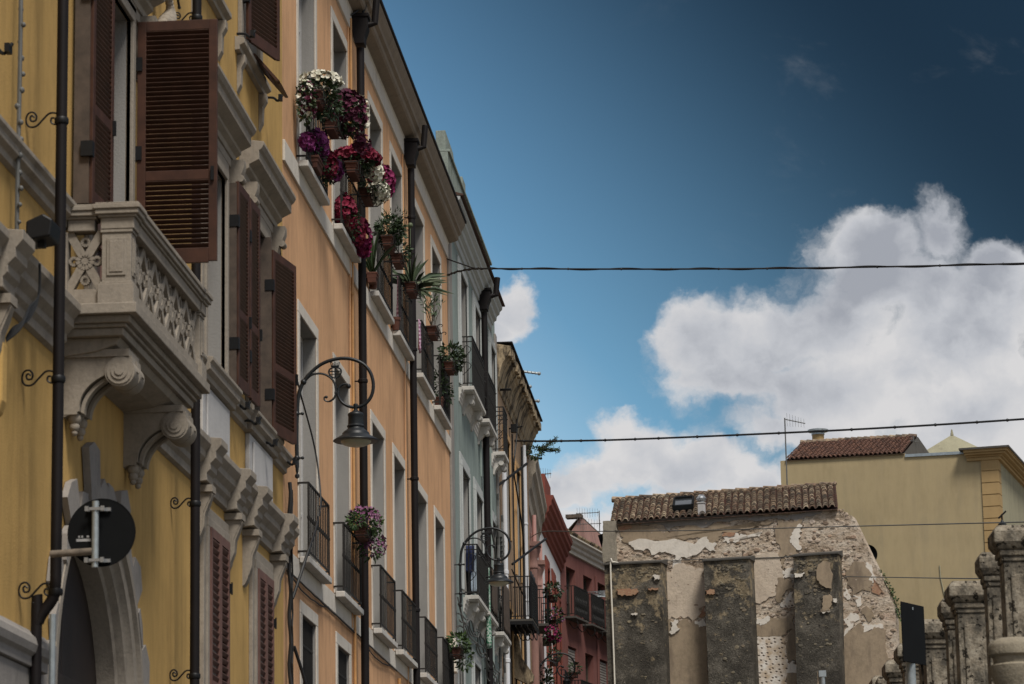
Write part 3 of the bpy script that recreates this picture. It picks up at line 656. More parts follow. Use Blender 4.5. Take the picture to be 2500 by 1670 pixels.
def balcony_bracket(c):
    mb = MB()
    for q in (-1, 1):
        a = c + q * .12
        inner, outer = [], []
        K = 14
        for i in range(K + 1):
            t = i / K; an = math.pi / 2 * t
            outer.append((.04 + .47 * (1 - math.cos(an)), 6.98 + .36 * math.sin(an)))
        # rib: thick quarter arch from the tail on the wall up to the scroll under the slab
        pr = [(0, 6.93)] + [(n + .10 - .02 * math.sin(math.pi * i / K), z) for i, (n, z) in enumerate(outer)] + [(.60, 7.46), (0, 7.46)]
        mb.prism(pr, a - .085, a + .085)
        mb.prism([(n + .105, z - .004) for n, z in outer] + [(n + .135, z - .02) for n, z in reversed(outer)], a - .045, a + .045)
    for q in (-1, 1):                            # volute drums
        a = c + q * .12
        pr = [(.50 + .135 * math.cos(2 * math.pi * i / 24), 7.32 + .135 * math.sin(2 * math.pi * i / 24)) for i in range(24)]
        mb.prism(pr, a - .105, a + .105)
        for r, w in ((.115, .118), (.075, .13), (.04, .14)):
            mb.prism([(.50 + r * math.cos(2 * math.pi * i / 20), 7.32 + r * math.sin(2 * math.pi * i / 20)) for i in range(20)], a - w, a + w)
        for dz, rr in ((6.93, .065), (6.855, .048), (6.80, .03)): mb.ball((a, .08, dz), rr)
        mb.box(a - .09, a + .09, .001, .12, 6.95, 7.02)
    mb.box(c - .23, c + .23, .0, .58, 7.455, 7.52)
    return Yb.part(mb, 'balcony_bracket', 'trim stone', bal, smooth=True)
for c in (27.0, 29.62): balcony_bracket(c)
# ---- rainwater pipes on scrolled stays
def scroll_stay(u, z, n):
    return bez([(u, .02, z + .0)] + [(u, .05 + .035 * math.cos(a) , z + .04 + .035 * math.sin(a)) for a in (3.6, 2.2, .8, -.6, -1.6)] , 3), None
def stays(u, n, zs, par):
    s_ = n / .3
    for z in zs:
        mb = MB()
        p1 = [(u, s_ * x, z + s_ * y) for x, y in ((.075, .045), (.055, .06), (.04, .045), (.05, .015), (.085, .02), (.09, .06), (.06, .09), (.02, .075), (.005, .02), (.03, -.03), (.09, -.03), (.15, .03), (.20, .075), (.26, .07), (.28, .02), (.255, -.02), (.215, -.005), (.215, .03), (.24, .035))]
        mb.tube(bez(p1, 4), .0085, 6); mb.tube([(u, s_ * .28, z + s_ * .01), (u, n, z + s_ * .01)], .012, 6)
        mb.lathe((u, n, z - .02), [(.055, 0), (.06, .01), (.06, .045), (.055, .055)], 14); Yb.part(mb, 'pipe_stay', 'iron', par, smooth=True)
mb = MB().tube([(25.2, .31, 20), (25.2, .31, 5.32)] + bez([(25.2, .31, 5.25), (25.2, .29, 5.12), (25.2, .20, 4.99), (25.2, .165, 4.90), (25.2, .155, 4.76), (25.2, .155, 0.1)], 5), .047, 14)
p_ = Yb.part(mb, 'drainpipe', 'dark pipe', smooth=True)
stays(25.2, .31, (9.15, 6.93, 5.16, 11.6), p_)
mb = MB().tube([(31.85, .26, 20), (31.85, .26, .1)], .05, 14); p_ = Yb.part(mb, 'drainpipe', 'dark pipe', smooth=True)
stays(31.85, .26, (6.95, 5.17, 9.6, 12.2), p_)
Yb.part(MB().tube([(25.15, .30, 4.98), (25.15, .30, .1)], .026, 10), 'conduit', 'galvanised')
# carved garland beside the first hood, lightning cable, corner cable
mb = MB()
for k in range(26):
    t = k / 25; mb.ball((30.72 + .10 * math.sin(t * 9), .12 + .05 * math.sin(t * 7), 11.75 + t * 1.0), .075 + .03 * math.sin(t * 14 + 1), seg=7)
Yb.part(mb, 'carved_garland', 'trim stone', smooth=True)
mb = MB(); mb.tube(bez([(31.9, .06, 12.35), (31.2, .05, 12.9), (30.6, .05, 13.6), (30.2, .05, 14.4)], 6), .014, 6)
for k in range(14): t = k / 13; mb.ball((31.9 - 1.7 * t, .06, 12.35 + 1.85 * t * (.75 + .25 * t)), .02, seg=6)
mb.tube(bez([(39.2, .03, 11.5), (39.25, .04, 11.2), (39.3, .03, 10.95), (39.2, .03, 10.75), (39.35, .03, 10.4), (39.4, .03, 8.9)], 6), .012, 6)
Yb.part(mb, 'wall_cable', 'cable black')
mb = MB(); mb.tube(bez([(24.62, .08, 16.5), (24.60, .09, 13), (24.62, .08, 11.0), (24.60, .09, 9.6), (24.62, .08, 8.1), (24.62, .10, 7.95)], 8), .019, 7)
rr = random.Random(3)
for k in range(60): mb.ball((24.61 + rr.uniform(-.02, .02), .09 + rr.uniform(-.015, .025), 8.0 + k * .14), .018 + .012 * rr.random(), seg=6)
mb.lathe((24.62, .12, 7.93), [(.09, 0), (.10, .02), (.06, .05), (.04, .09), (.03, .14)], 12)
tag(Yb.part(mb, 'string_of_bulbs', 'cable grey'), 'knobbly grey cable hanging down the wall')
Yb.part(MB().box(Y0 - .0, Y1, .001, .25, 19.4, 19.7).box(Y0, Y1, .0015, .5, 19.7, 20.0), 'cornice', 'trim stone', bevel=.02)
# small stone tablet with a bunch of cables on the left
mb = MB().box(22.5, 24.2, .0, .16, 6.35, 7.02); Yb.part(MB().prism([(0, 6.4), (.09, 6.45), (.12, 6.55), (.12, 7.0), (.10, 7.1), (0, 7.12)], 24.05, 24.22), 'wall_box', 'yellow plaster', bevel=.02)
mb = MB()
for k in range(4): mb.tube(bez([(24.2, .10, 7.05), (24.3, .14 + .02 * k, 7.18), (24.5, .22, 7.3 + .03 * k), (24.62, .27, 7.52), (24.6, .28, 7.78)], 6), .012, 6)
Yb.part(mb, 'cable_bunch', 'cable black')
# black floodlight standing on the break-forward of the string course
fl = empty('floodlight', Yb.w(24.58, .30, 7.905), HALF, 'small black floodlight standing on the stone ledge beside the big drainpipe', 'floodlight')
MB().box(-.03, .03, -.03, .03, 0, .07).build('stand', 'iron', fl)
MB().prism([(-.10, .03), (.10, .06), (.12, .20), (.04, .25), (-.10, .19)], -.16, .18).build('lamp_body', 'iron', fl, bevel=.015)
# round road sign seen from behind, on an arm from the wall
sg = empty('road_sign', Yb.w(25.0, 0, 5.43), HALF, 'round road sign seen from its black back, on a bracket beside the lower drainpipe', 'road sign')
MB().prism([(.72 + .272 * math.cos(2 * math.pi * i / 48), .16 + .272 * math.sin(2 * math.pi * i / 48)) for i in range(48)], .03, .045, axis='z').v
mb = MB(); mb.add([], []); D = []
N = 48
for r, y in ((.272, .030), (.272, .040)): D += [(y, .72 + r * math.cos(2 * math.pi * i / N), .19 + r * math.sin(2 * math.pi * i / N)) for i in range(N)]
mb.add(D, [tuple(range(N)), tuple(range(2 * N - 1, N - 1, -1))] + [(i, (i + 1) % N, N + (i + 1) % N, N + i) for i in range(N)]); mb.build('plate', 'sign back', sg)
mb = MB()
for i in range(N):
    a0, a1 = 2 * math.pi * i / N, 2 * math.pi * (i + 1) / N
    mb.add([(y, .72 + r * math.cos(a), .19 + r * math.sin(a)) for a in (a0, a1) for r, y in ((.272, .028), (.280, .028), (.280, .044), (.272, .044))], [(0, 1, 5, 4), (1, 2, 6, 5), (2, 3, 7, 6)])
mb.build('rim', 'sign back', sg)
MB().tube([(-.02, .68, -.10), (-.02, .68, .44)], .029, 14).build('post', 'galvanised', sg, smooth=True)
MB().tube([(.0, .31, .02), (-.02, .66, .03)], .03, 12).build('arm', 'rust', sg, smooth=True)
for z in (-.045, .375):
    mb = MB().box(-.055, .028, .635, .725, z - .012, z + .012).box(.0, .027, .60, .80, z - .014, z + .014).box(-.065, -.045, .60, .63, z - .02, z + .02).box(-.065, -.045, .73, .76, z - .02, z + .02)
    mb.build('clamp', 'aluminium', sg)
MB().box(.0255, .0295, .515, .635, .12, .142).box(.0255, .0295, .53, .545, .152, .168).box(.0255, .0295, .555, .57, .152, .168).box(.0255, .0295, .60, .62, .152, .168).build('sticker', 'sticker', sg)
# ================================================================== ORANGE HOUSE
O0, O1 = 39.62, 61.75
Ob = Bld('orange_building', 'long orange house with white window surrounds and shallow railed balconies hung with flowers', (-6, O0, 0), HALF, O0)
OC = [41.85, 45.35, 49.75, 52.75, 56.35, 59.45]
up = [(c - .80, c + .80, 13.06, 16.28) for c in OC]; md_ = [(c - .80, c + .80, 7.68, 11.02) for c in OC]
lo = [(c - .66, c + .66, 3.4, 6.98) for c in (41.83, 45.35)]
lo2 = [(c - .75, c + .75, 1.0, 6.85) for c in (52.75, 56.35, 59.45)]
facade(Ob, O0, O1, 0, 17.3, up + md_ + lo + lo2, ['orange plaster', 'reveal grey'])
for w in up + md_:
    surround(Ob, *w, .17, .022, 'orange trim'); window(Ob, *w, n=-.2, mat='panel white', rows=4)
for w in lo + lo2: surround(Ob, *w, .17, .022, 'orange trim')
for w in lo2: window(Ob, *w, n=-.2, mat='brown dark wood')
for w in lo:
    window(Ob, *w, n=-.21, mat='brown dark wood')
    mb = MB(); k = 11
    for i in range(k + 1): u = w[0] + .03 + (w[1] - w[0] - .06) * i / k; mb.tube([(u, -.04, w[2]), (u, -.04, w[3] - .01)], .012, 6)
    for z in (3.6, 4.6, 5.6, 6.6): mb.box(w[0], w[1], -.05, -.03, z, z + .03)
    Ob.part(mb, 'window_grille', 'railing iron')
# arched fanlight of a street door
mb = MB(); sweep_arch(mb, [(.80, 0.0), (.80, .04), (.52, .04), (.50, .0)], 49.6, 6.0, 20, 2); Ob.part(mb, 'door_surround', 'orange trim')
mb = MB(); mb.prism([(49.6 + .5 * math.cos(math.pi * i / 16), 6.0 + .5 * math.sin(math.pi * i / 16)) for i in range(17)] + [(49.1, 2.0), (50.1, 2.0)], .003, .012, axis='n')
for a in (35, 65, 90, 115, 145): mb.tube([(49.6, .018, 6.0), (49.6 + .48 * math.cos(R(a)), .018, 6.0 + .48 * math.sin(R(a)))], .012, 6)
Ob.part(mb, 'street_door', 'brown dark wood')
mb = MB().box(O0, O1, .0, .035, 12.77, 13.055).box(O0, O1, 0, .025, 7.39, 7.66)
Ob.part(mb, 'string_course', 'orange trim', bevel=.006)
CORN = [(.0, 16.74), (.035, 16.75), (.035, 17.05), (.055, 17.07), (.06, 17.10), (.20, 17.14), (.23, 17.17), (.24, 17.24), (.29, 17.27), (.30, 17.33), (.345, 17.40), (.375, 17.46), (.375, 17.50), (0, 17.56)]
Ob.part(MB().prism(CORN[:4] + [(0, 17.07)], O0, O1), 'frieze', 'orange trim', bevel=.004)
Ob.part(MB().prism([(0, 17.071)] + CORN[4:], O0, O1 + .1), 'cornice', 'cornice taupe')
Ob.part(MB().box(O0, O1 + .12, .30, .405, 17.50, 17.55).box(O0, O1 + .1, -3, .30, 17.561, 17.60), 'gutter', 'dark pipe')
mb = MB().add([(O0, .2, 17.62), (O1, .2, 17.62), (O1, -4, 18.6), (O0, -4, 18.6), (O1, -8, 17.4), (O0, -8, 17.4)], [(0, 1, 2, 3), (3, 2, 4, 5)]); Ob.part(mb, 'roof', 'red roof tile')
def slab_balcony(b, c, z, hw, n, h, mat='marble', rail=True, th=.085):
    o = b.part(MB().box(c - hw, c + hw, .036, n, z - th, z), 'balcony', mat, bevel=.01)
    if rail:
        mb = MB(); railing(mb, c - hw + .05, c + hw - .12, n - .025, z, h); b.part(mb, 'railing', 'railing iron', o)
    return o
for c in OC:
    slab_balcony(Ob, c + .06, 13.10, 1.08, .17, .98); slab_balcony(Ob, c + .06, 7.70, 1.08, .17, 1.0)
def hopper_pipe(b, u, n, ztop, r, mat='dark pipe', brk=()):
    p = b.part(MB().tube([(u, n, ztop - .5), (u, n, .1)], r, 12), 'drainpipe', mat, smooth=True)
    mb = MB().prism([(n - r * 1.2, ztop - .46), (n + r * 1.2, ztop - .46), (n + r * 1.3, ztop - .34), (n + r * 2.1, ztop - .20), (n + r * 2.1, ztop), (n - r * 1.9, ztop), (n - r * 1.9, ztop - .22)], u - r * 2.2, u + r * 2.2)
    mb.box(u - r * 2.5, u + r * 2.5, n - r * 2.0, n + r * 2.4, ztop - .03, ztop + .03).tube([(u, n + r * 1.8, ztop - .13), (u + .02, n + r * 3.6, ztop - .10), (u + .02, n + r * 4.2, ztop + .3)], r * .9, 10); b.part(mb, 'rain_hopper', mat, p, bevel=.01)
    mb = MB()
    for z in brk: mb.lathe((u, n, z), [(r + .004, 0), (r + .014, .01), (r + .014, .05), (r + .004, .06)], 12); mb.tube([(u, 0, z + .03), (u, n, z + .03)], .012, 6)
    b.part(mb, 'pipe_stay', mat, p)
hopper_pipe(Ob, 46.75, .15, 17.02, .062, brk=(15.6, 13.4, 11.2, 8.8, 6.3))
hopper_pipe(Ob, 53.95, .14, 17.02, .062, brk=(15.6, 13.2, 10.9, 8.6))
mb = MB().tube([(46.42, .04, 16.9), (46.42, .04, 9.2)], .024, 8).tube(bez([(46.42, .04, 9.2), (46.42, .10, 9.15), (46.42, .06, 9.0), (46.42, .04, 8.9)], 4), .02, 8).tube([(46.42, .04, 8.9), (46.42, .04, 2)], .024, 8)
for z in (15.4, 12.5, 10.6, 10.5, 7.6): mb.lathe((46.42, .04, z), [(.03, 0), (.035, .01), (.035, .06), (.03, .07)], 8)
Ob.part(mb, 'conduit', 'orange conduit', smooth=True)
for u, z0 in ((53.6, 2), (46.2, 7.4)): Ob.part(MB().tube([(u, .03, 16.7), (u, .03, z0)], .014, 8), 'conduit', 'orange plaster')
Ob.part(MB().tube([(52.0, .06, 7.25), (52.0, .06, 2)], .03, 8), 'conduit', 'orange conduit')
mb = MB()
for seed in range(2):
    q = random.Random(seed); pts = []
    for i in range(30): u = 39.7 + i * .42; pts.append((u, .03 + .01 * q.random(), 7.37 - .02 * q.random() - (.10 * math.sin(math.pi * (i % 9) / 9) if i % 18 < 9 and seed else 0)))
    mb.tube(pts, .011, 5)
Ob.part(mb, 'wall_cable', 'cable black')
Ob.part(MB().tube(bez([(47.1, .05, 18.0), (46.9, .25, 17.45), (46.75, .18, 17.05)], 4), .02, 6).tube(bez([(46.4, .05, 16.95), (46.9, .2, 17.25), (47.6, .36, 17.62)], 4), .012, 6), 'gutter_cable', 'cable black')
# cable drop at the joint of the two houses, junction box
mb = MB(); q = random.Random(5)
mb.tube([(39.72, .07 + .012 * math.sin(i * 1.3), 8.5 - i * .13) for i in range(48)], .026, 7)
mb.tube([(39.72 + .03 * math.sin(i * 2.1), .10, 8.4 - i * .16) for i in range(38)], .014, 6)
mb.tube(bez([(39.85, .1, 6.4), (40.1, .22, 5.9), (40.3, .28, 5.3), (40.3, .25, 4.8), (40.0, .15, 4.2)], 6), .022, 7)
mb.tube(bez([(39.75, .1, 5.5), (39.9, .2, 5.2), (40.0, .18, 5.0), (39.95, .14, 4.4)], 6), .012, 6)
Ob.part(mb, 'cable_bunch', 'cable black')
Ob.part(MB().box(39.8, 40.1, .05, .22, 4.85, 5.25), 'junction_box', 'grey cap', bevel=.03)
Ob.part(MB().tube(bez([(39.75, .10, 7.0), (40.0, .22, 7.5), (40.6, .30, 8.1), (40.95, .30, 8.5), (41.1, .2, 9.2), (40.5, .08, 9.9), (39.9, .06, 10.3)], 8), [.02] * 17 + [.012] * 32, 7), 'service_cable', 'cable black')
Ob.part(MB().box(60.9, 61.25, .001, .16, 8.3, 8.95), 'meter_box', 'white box', bevel=.015)
Ob.part(MB().box(40.15, 40.35, .001, .02, 6.1, 6.7).box(40.2, 40.3, .02, .03, 6.15, 6.65), 'wall_plate', 'orange conduit')

# ------------------------------------------------------------------ plants
def leaf_quads(mb, c, rad, n, size, rng, droop=.3, m=0, shell=.55, aspect=.5):
    c = Vector(c)
    for _ in range(n):
        d = Vector((rng.gauss(0, 1), rng.gauss(0, 1), rng.gauss(0, 1))).normalized(); r = rng.uniform(shell, 1.0)
        p = c + Vector((d.x * rad[0], d.y * rad[1], d.z * rad[2])) * r
        t = (d + Vector((rng.uniform(-.6, .6), rng.uniform(-.6, .6), rng.uniform(-.5, .6) - droop))).normalized()
        w = t.orthogonal().normalized(); w.rotate(Matrix.Rotation(rng.uniform(0, 6.28), 3, t)); s_ = size * rng.uniform(.6, 1.3)
        nn = t.cross(w)
        a = p; b_ = p + t * s_ * .5 + w * s_ * aspect * .5 + nn * s_ * .06; cc = p + t * s_; dd = p + t * s_ * .5 - w * s_ * aspect * .5 + nn * s_ * .06
        mb.add([a, b_, cc, dd], [(0, 1, 2, 3)], m)
def blossoms(mb, c, rad, n, size, rng, zmin=-1.0, m=0, ok=None):
    c = Vector(c); k = 0
    while k < n:
        d = Vector((rng.gauss(0, 1), rng.gauss(0, 1), rng.gauss(0, 1))).normalized()
        if d.z < zmin or (ok and not ok(d)): continue
        k += 1
        p = c + Vector((d.x * rad[0], d.y * rad[1], d.z * rad[2])) * rng.uniform(.90, 1.10)
        ax = (d + Vector((rng.uniform(-.5, .5), rng.uniform(-.5, .5), rng.uniform(-.3, .5)))).normalized()
        e1 = ax.orthogonal().normalized(); e2 = ax.cross(e1); s_ = size * rng.uniform(.7, 1.2); ph = rng.uniform(0, 1)
        vs = [p - ax * s_ * .25]
        for i in range(10):
            a = 2 * math.pi * (i + ph) / 10; q = s_ * (.5 if i % 2 else .40)
            vs.append(p + (e1 * math.cos(a) + e2 * math.sin(a)) * q + ax * (s_ * .04 if i % 2 else -.02 * s_))
        mb.add(vs, [(0, 1 + i, 1 + (i + 1) % 10) for i in range(10)], m)
def trough(L=.62, h=.17, w=.17, mat='terracotta'):
    mb = MB(); a = L / 2
    mb.add([(-a * .93, -w * .36, 0), (a * .93, -w * .36, 0), (a * .93, w * .36, 0), (-a * .93, w * .36, 0), (-a, -w * .5, h), (a, -w * .5, h), (a, w * .5, h), (-a, w * .5, h)],
           [(0, 3, 2, 1), (0, 1, 5, 4), (1, 2, 6, 5), (2, 3, 7, 6), (3, 0, 4, 7), (4, 5, 6, 7)])
    mb.box(-a * 1.03, a * 1.03, -w * .54, w * .54, h * .80, h * 1.0); mb.box(-a * .99, a * .99, -w * .49, w * .49, h * .45, h * .52)
    return mb
def rack(L=.66, h=.2, w=.2):
    mb = MB(); a = L / 2
    for z in (.02, h * .75):
        for y in (-w / 2, w / 2 + .02): mb.tube([(-a, y, z), (a, y, z)], .008, 6)
        for x in (-a, a): mb.tube([(x, -w / 2, z), (x, w / 2 + .02, z)], .008, 6)
    for x in (-a, -a / 3, a / 3, a): mb.tube([(x, w / 2 + .02, .02), (x, w / 2 + .02, h * .75)], .007, 6); mb.tube([(x, -w / 2, .02), (x, w / 2 + .02, .02)], .007, 6)
    for x in (-a, a): mb.tube(bez([(x, w / 2 + .02, h * .75), (x, w / 2 + .07, h * .9), (x, w / 2 + .11, h * .8), (x, w / 2 + .09, h * .65)], 3), .008, 6)
    return mb
def planter(u, n, z, label, L=.62, group=None, fol=(), flo=(), seed=1, b=Ob, pot=True, potmat='terracotta', frame=True, leaf='leaf green', name='flower_box', cat='flower box', size=.07):
    """fol: (centre, radii, count); flo: (centre, radii, count, petals, size, zmin). All relative to the trough's bottom"""
    rng = random.Random(seed)
    e_ = empty(name, b.w(u, n, z), b.rz, label, cat, group)
    if pot:
        trough(L, mat=potmat).build('trough', potmat, e_, bevel=.008)
        MB().box(-L * .46, L * .46, -.07, .07, .135, .172).build('soil', 'soil', e_)
    if frame: rack(L + .05).build('rack', 'railing iron', e_)
    if fol:
        mb = MB()
        for c, rad, k in fol: leaf_quads(mb, c, rad, k, size, rng)
        mb.build('foliage', leaf, e_)
    if flo:
        bypet = {}
        for c, rad, k, pet, s_, zm in flo: blossoms(bypet.setdefault(pet, MB()), c, rad, k, s_, rng, zm)
        for pet, mb in bypet.items(): mb.build('blossoms', pet, e_)
    return e_
PW, PV, PC, PM, PP, PL = 'petal white', 'petal wine', 'petal crimson', 'petal magenta', 'petal purple', 'petal lilac'
GRP = 'flower boxes on the orange house'
RZ = 13.10                                       # top balcony floor
planter(41.05, .27, RZ + .80, 'terracotta flower box crowned with white petunias, nearest top balcony', .55, GRP, seed=11, leaf='leaf dark',
        fol=[((.12, .0, .28), (.26, .28, .17), 420), ((-.45, -.10, -.06), (.14, .12, .30), 260), ((.3, .1, .1), (.25, .2, .2), 260)],
        flo=[((.12, .0, .36), (.27, .31, .17), 202, PW, 0.083, -.1), ((-.45, -.10, -.02), (.14, .13, .28), 45, PW, 0.066, -.9), ((-.4, -.08, -.05), (.15, .13, .28), 54, PV, 0.077, -.9)])
planter(42.15, .32, RZ + .72, 'terracotta flower box smothered in dark wine petunias, right of the white topped box', .55, GRP, seed=12, leaf='leaf dark',
        fol=[((.35, .16, .38), (.38, .24, .30), 700), ((.1, .05, .3), (.3, .2, .2), 300)],
        flo=[((.35, .17, .40), (.40, .26, .32), 378, PV, 0.094, -.9), ((.5, .34, .42), (.22, .12, .28), 48, PW, 0.083, -.9), ((.9, .30, .1), (.2, .12, .14), 67, PV, 0.088, -.9)])
planter(41.6, .15, RZ + .04, 'purple petunias pushing through the bars at the foot of the nearest top balcony', .5, GRP, seed=13, frame=False, size=.06, leaf='leaf dark',
        fol=[((.2, .0, .36), (.5, .12, .2), 420), ((.9, .04, .3), (.5, .12, .2), 300)], flo=[((-.75, .0, .22), (.16, .11, .12), 74, PP, 0.088, -.8), ((.2, .02, .44), (.32, .14, .19), 202, PP, 0.094, -.9), ((.85, .06, .34), (.22, .13, .2), 121, PC, 0.094, -.9), ((1.35, .08, .38), (.22, .12, .17), 135, PP, 0.088, -.9)])
planter(44.75, .28, RZ + .80, 'terracotta flower box with a broad crown of crimson petunias, second top balcony', .6, GRP, seed=14, leaf='leaf dark',
        fol=[((.15, .0, .26), (.34, .30, .15), 460)], flo=[((.2, .02, .34), (.38, .34, .15), 405, PC, 0.099, -.3)])
planter(46.1, .32, RZ + .76, 'terracotta flower box of white and magenta petunias, far end of the second top balcony', .6, GRP, seed=15, leaf='leaf dark',
        fol=[((-.1, .10, .28), (.6, .2, .22), 560)], flo=[((-.7, .18, .31), (.22, .14, .15), 94, PW, 0.094, -.8), ((.0, .18, .16), (.3, .15, .18), 135, PW, 0.094, -.8), ((.55, .2, .46), (.28, .15, .26), 175, PM, 0.099, -.9), ((-.35, .1, .36), (.3, .2, .14), 81, PC, 0.099, -.6)])
planter(45.0, .14, RZ + .04, 'magenta petunias cascading out between the railings of the second top balcony', .6, GRP, seed=16, frame=False, size=.06, leaf='leaf dark',
        fol=[((.2, .02, .22), (.6, .15, .26), 520)], flo=[((-.1, .0, .26), (.40, .16, .25), 229, PC, 0.094, -.9), ((.55, .06, .16), (.35, .14, .24), 148, PC, 0.094, -.9), ((1.1, .10, .16), (.32, .13, .28), 202, PM, 0.094, -.95)])
# third balcony: conifer-like shrubs, cactus
def spikes(mb, c, n, L, rng, up=.6, w=.02, m=0):
    for _ in range(n):
        a = rng.uniform(0, 6.28); el = rng.uniform(up - .5, up + .5); l = L * rng.uniform(.6, 1.1)
        d = Vector((math.cos(a) * math.cos(el), math.sin(a) * math.cos(el), math.sin(el))); s_ = d.orthogonal().normalized() * w
        p = Vector(c); q = p + d * l * .55 + Vector((0, 0, .03)); e_ = p + d * l - Vector((0, 0, l * .12))
        t = d.cross(s_)
        mb.add([p - s_, p + s_, q + s_ * .8, q - s_ * .8, e_], [(0, 1, 2, 3), (3, 2, 4)], m); mb.add([p - t, p + t, q + t * .6, e_], [(0, 1, 2), (0, 2, 3)], m)
def feathery(mb, c, n, L, rng):
    for _ in range(n):
        a = rng.uniform(0, 6.28); el = rng.uniform(.5, 1.4); d = Vector((math.cos(a) * math.cos(el), math.sin(a) * math.cos(el), math.sin(el))); p = Vector(c) + Vector((rng.uniform(-.3, .3), rng.uniform(-.08, .08), 0)); l = L * rng.uniform(.5, 1)
        for k in range(16):
            q = p + d * l * k / 16; s_ = d.orthogonal().normalized(); s_.rotate(Matrix.Rotation(k * 2.4, 3, d)); e_ = q + s_ * .07 + d * .05; w = d.cross(s_) * .012
            mb.add([q - w, q + w, e_], [(0, 1, 2)])
e_ = planter(49.2, .28, RZ + .78, 'two terracotta boxes of dark feathery green shrubs, third top balcony', .62, GRP, seed=17, fol=[((.05, .03, .34), (.44, .24, .22), 520)], leaf='leaf dark', size=.08)
mb = MB(); feathery(mb, (0, .02, .2), 34, .55, random.Random(4)); mb.build('fronds', 'leaf dark', e_)
e_ = planter(50.3, .30, RZ + .76, 'low terracotta box in an iron rack hung beside the feathery shrubs', .55, GRP, seed=18, fol=[((0, .03, .26), (.34, .2, .16), 220)], leaf='leaf dark', size=.07)
e_ = planter(48.45, .10, RZ + .05, 'tall dark spiky pot plant standing on the third top balcony behind the bars', .2, None, seed=19, frame=False, name='pot_plant', cat='pot plant')
mb = MB(); spikes(mb, (0, 0, .15), 16, .85, random.Random(2), 1.2, .028); mb.build('leaves', 'leaf dark', e_)
e_ = planter(52.35, .30, RZ + .74, 'terracotta box of long spiky aloe leaves, fourth top balcony', .62, GRP, seed=20)
mb = MB(); r_ = random.Random(8); spikes(mb, (-.1, 0, .15), 20, .85, r_, .75, .028); spikes(mb, (.2, 0, .15), 14, .8, r_, .4, .026); mb.build('leaves', 'leaf bluegreen', e_)
MB().tube(bez([(-.1, 0, .15), (-.14, 0, .6), (-.08, 0, 1.2)], 4), .008, 5).ball((-.08, 0, 1.22), .045).build('flower_stalk', 'leaf bluegreen', e_)
e_ = planter(55.85, .30, RZ + .74, 'terracotta box with a sparse young olive shoot, fifth top balcony', .62, GRP, seed=21)
def twigs(mb, lf, c, n, L, rng, spread=.5, leafL=.11, k=9):
    for _ in range(n):
        p = Vector(c); d = Vector((rng.uniform(-spread, spread), rng.uniform(-spread, spread) * .5, 1)).normalized(); pts = [p.copy()]
        for i in range(7):
            d = (d + Vector((rng.uniform(-.25, .25), rng.uniform(-.2, .2), .05))).normalized(); p = p + d * L / 7; pts.append(p.copy())
        mb.tube(pts, [.008 - .0008 * i for i in range(8)], 5)
        for _ in range(k):
            i = rng.randint(2, 6); q = pts[i].lerp(pts[i + 1], rng.random()); t = (d * .6 + Vector((rng.uniform(-1, 1), rng.uniform(-1, 1), rng.uniform(-.3, .6)))).normalized(); w = t.orthogonal().normalized() * leafL * .14
            lf.add([q, q + t * leafL * .5 + w, q + t * leafL, q + t * leafL * .5 - w], [(0, 1, 2, 3)])
mb, lf = MB(), MB(); r_ = random.Random(31); twigs(mb, lf, (-.1, 0, .15), 6, .85, r_, .55, .13, 11); twigs(mb, lf, (.2, 0, .15), 3, .7, r_, .6); mb.build('stem', 'bark', e_); lf.build('leaves', 'leaf bluegreen', e_)
e_ = planter(58.95, .30, RZ + .72, 'terracotta box of a dark leathery jade shrub, last top balcony of the orange house', .60, GRP, seed=22, fol=[((.0, .03, .34), (.42, .24, .22), 420), ((.3, .05, .26), (.38, .18, .16), 260)], leaf='leaf dark', size=.085)
e_ = planter(58.8, .10, RZ + .04, 'leafy pot plant at the foot of the last top balcony, poking through the bars', .26, None, seed=23, frame=False, fol=[((0, .0, .42), (.26, .12, .34), 240), ((.9, .06, .45), (.55, .10, .26), 200)], leaf='leaf dark', name='pot_plant', cat='pot plant')
for (u, lab) in ((48.62, 'round terracotta pot in the near corner of the third top balcony'), (51.75, 'round terracotta pot in the near corner of the fourth top balcony')):
    e_ = empty('plant_pot', Ob.w(u, .09, RZ + .005), HALF, lab, 'plant pot')
    MB().lathe((0, 0, 0), [(.055, 0), (.075, .17), (.085, .17), (.085, .22), (.07, .22)], 16).build('pot', 'terracotta', e_, smooth=True); MB().lathe((0, 0, .16), [(.07, 0), (.07, .03)], 14).build('soil', 'soil', e_)
planter(45.55, .28, 7.70 + .90, 'flower box of lilac pelargoniums on the second lower balcony beside the drainpipe', .74, GRP, seed=24,
        fol=[((0, .02, .26), (.50, .24, .20), 520), ((-.6, .0, .20), (.26, .12, .1), 90), ((.4, .08, -.05), (.3, .18, .2), 200)],
        flo=[((.05, .02, .30), (.48, .24, .20), 200, PL, .055, -.5), ((.42, .10, -.02), (.28, .20, .18), 130, PL, .055, -.9)])
planter(59.7, .30, 7.70 + .74, 'terracotta box of leafy green shoots on the last lower balcony, below the white meter box', .66, GRP, seed=25,
        fol=[((0, .02, .28), (.48, .22, .18), 330), ((.4, .1, .02), (.24, .16, .22), 140)], leaf='leaf green', size=.09)
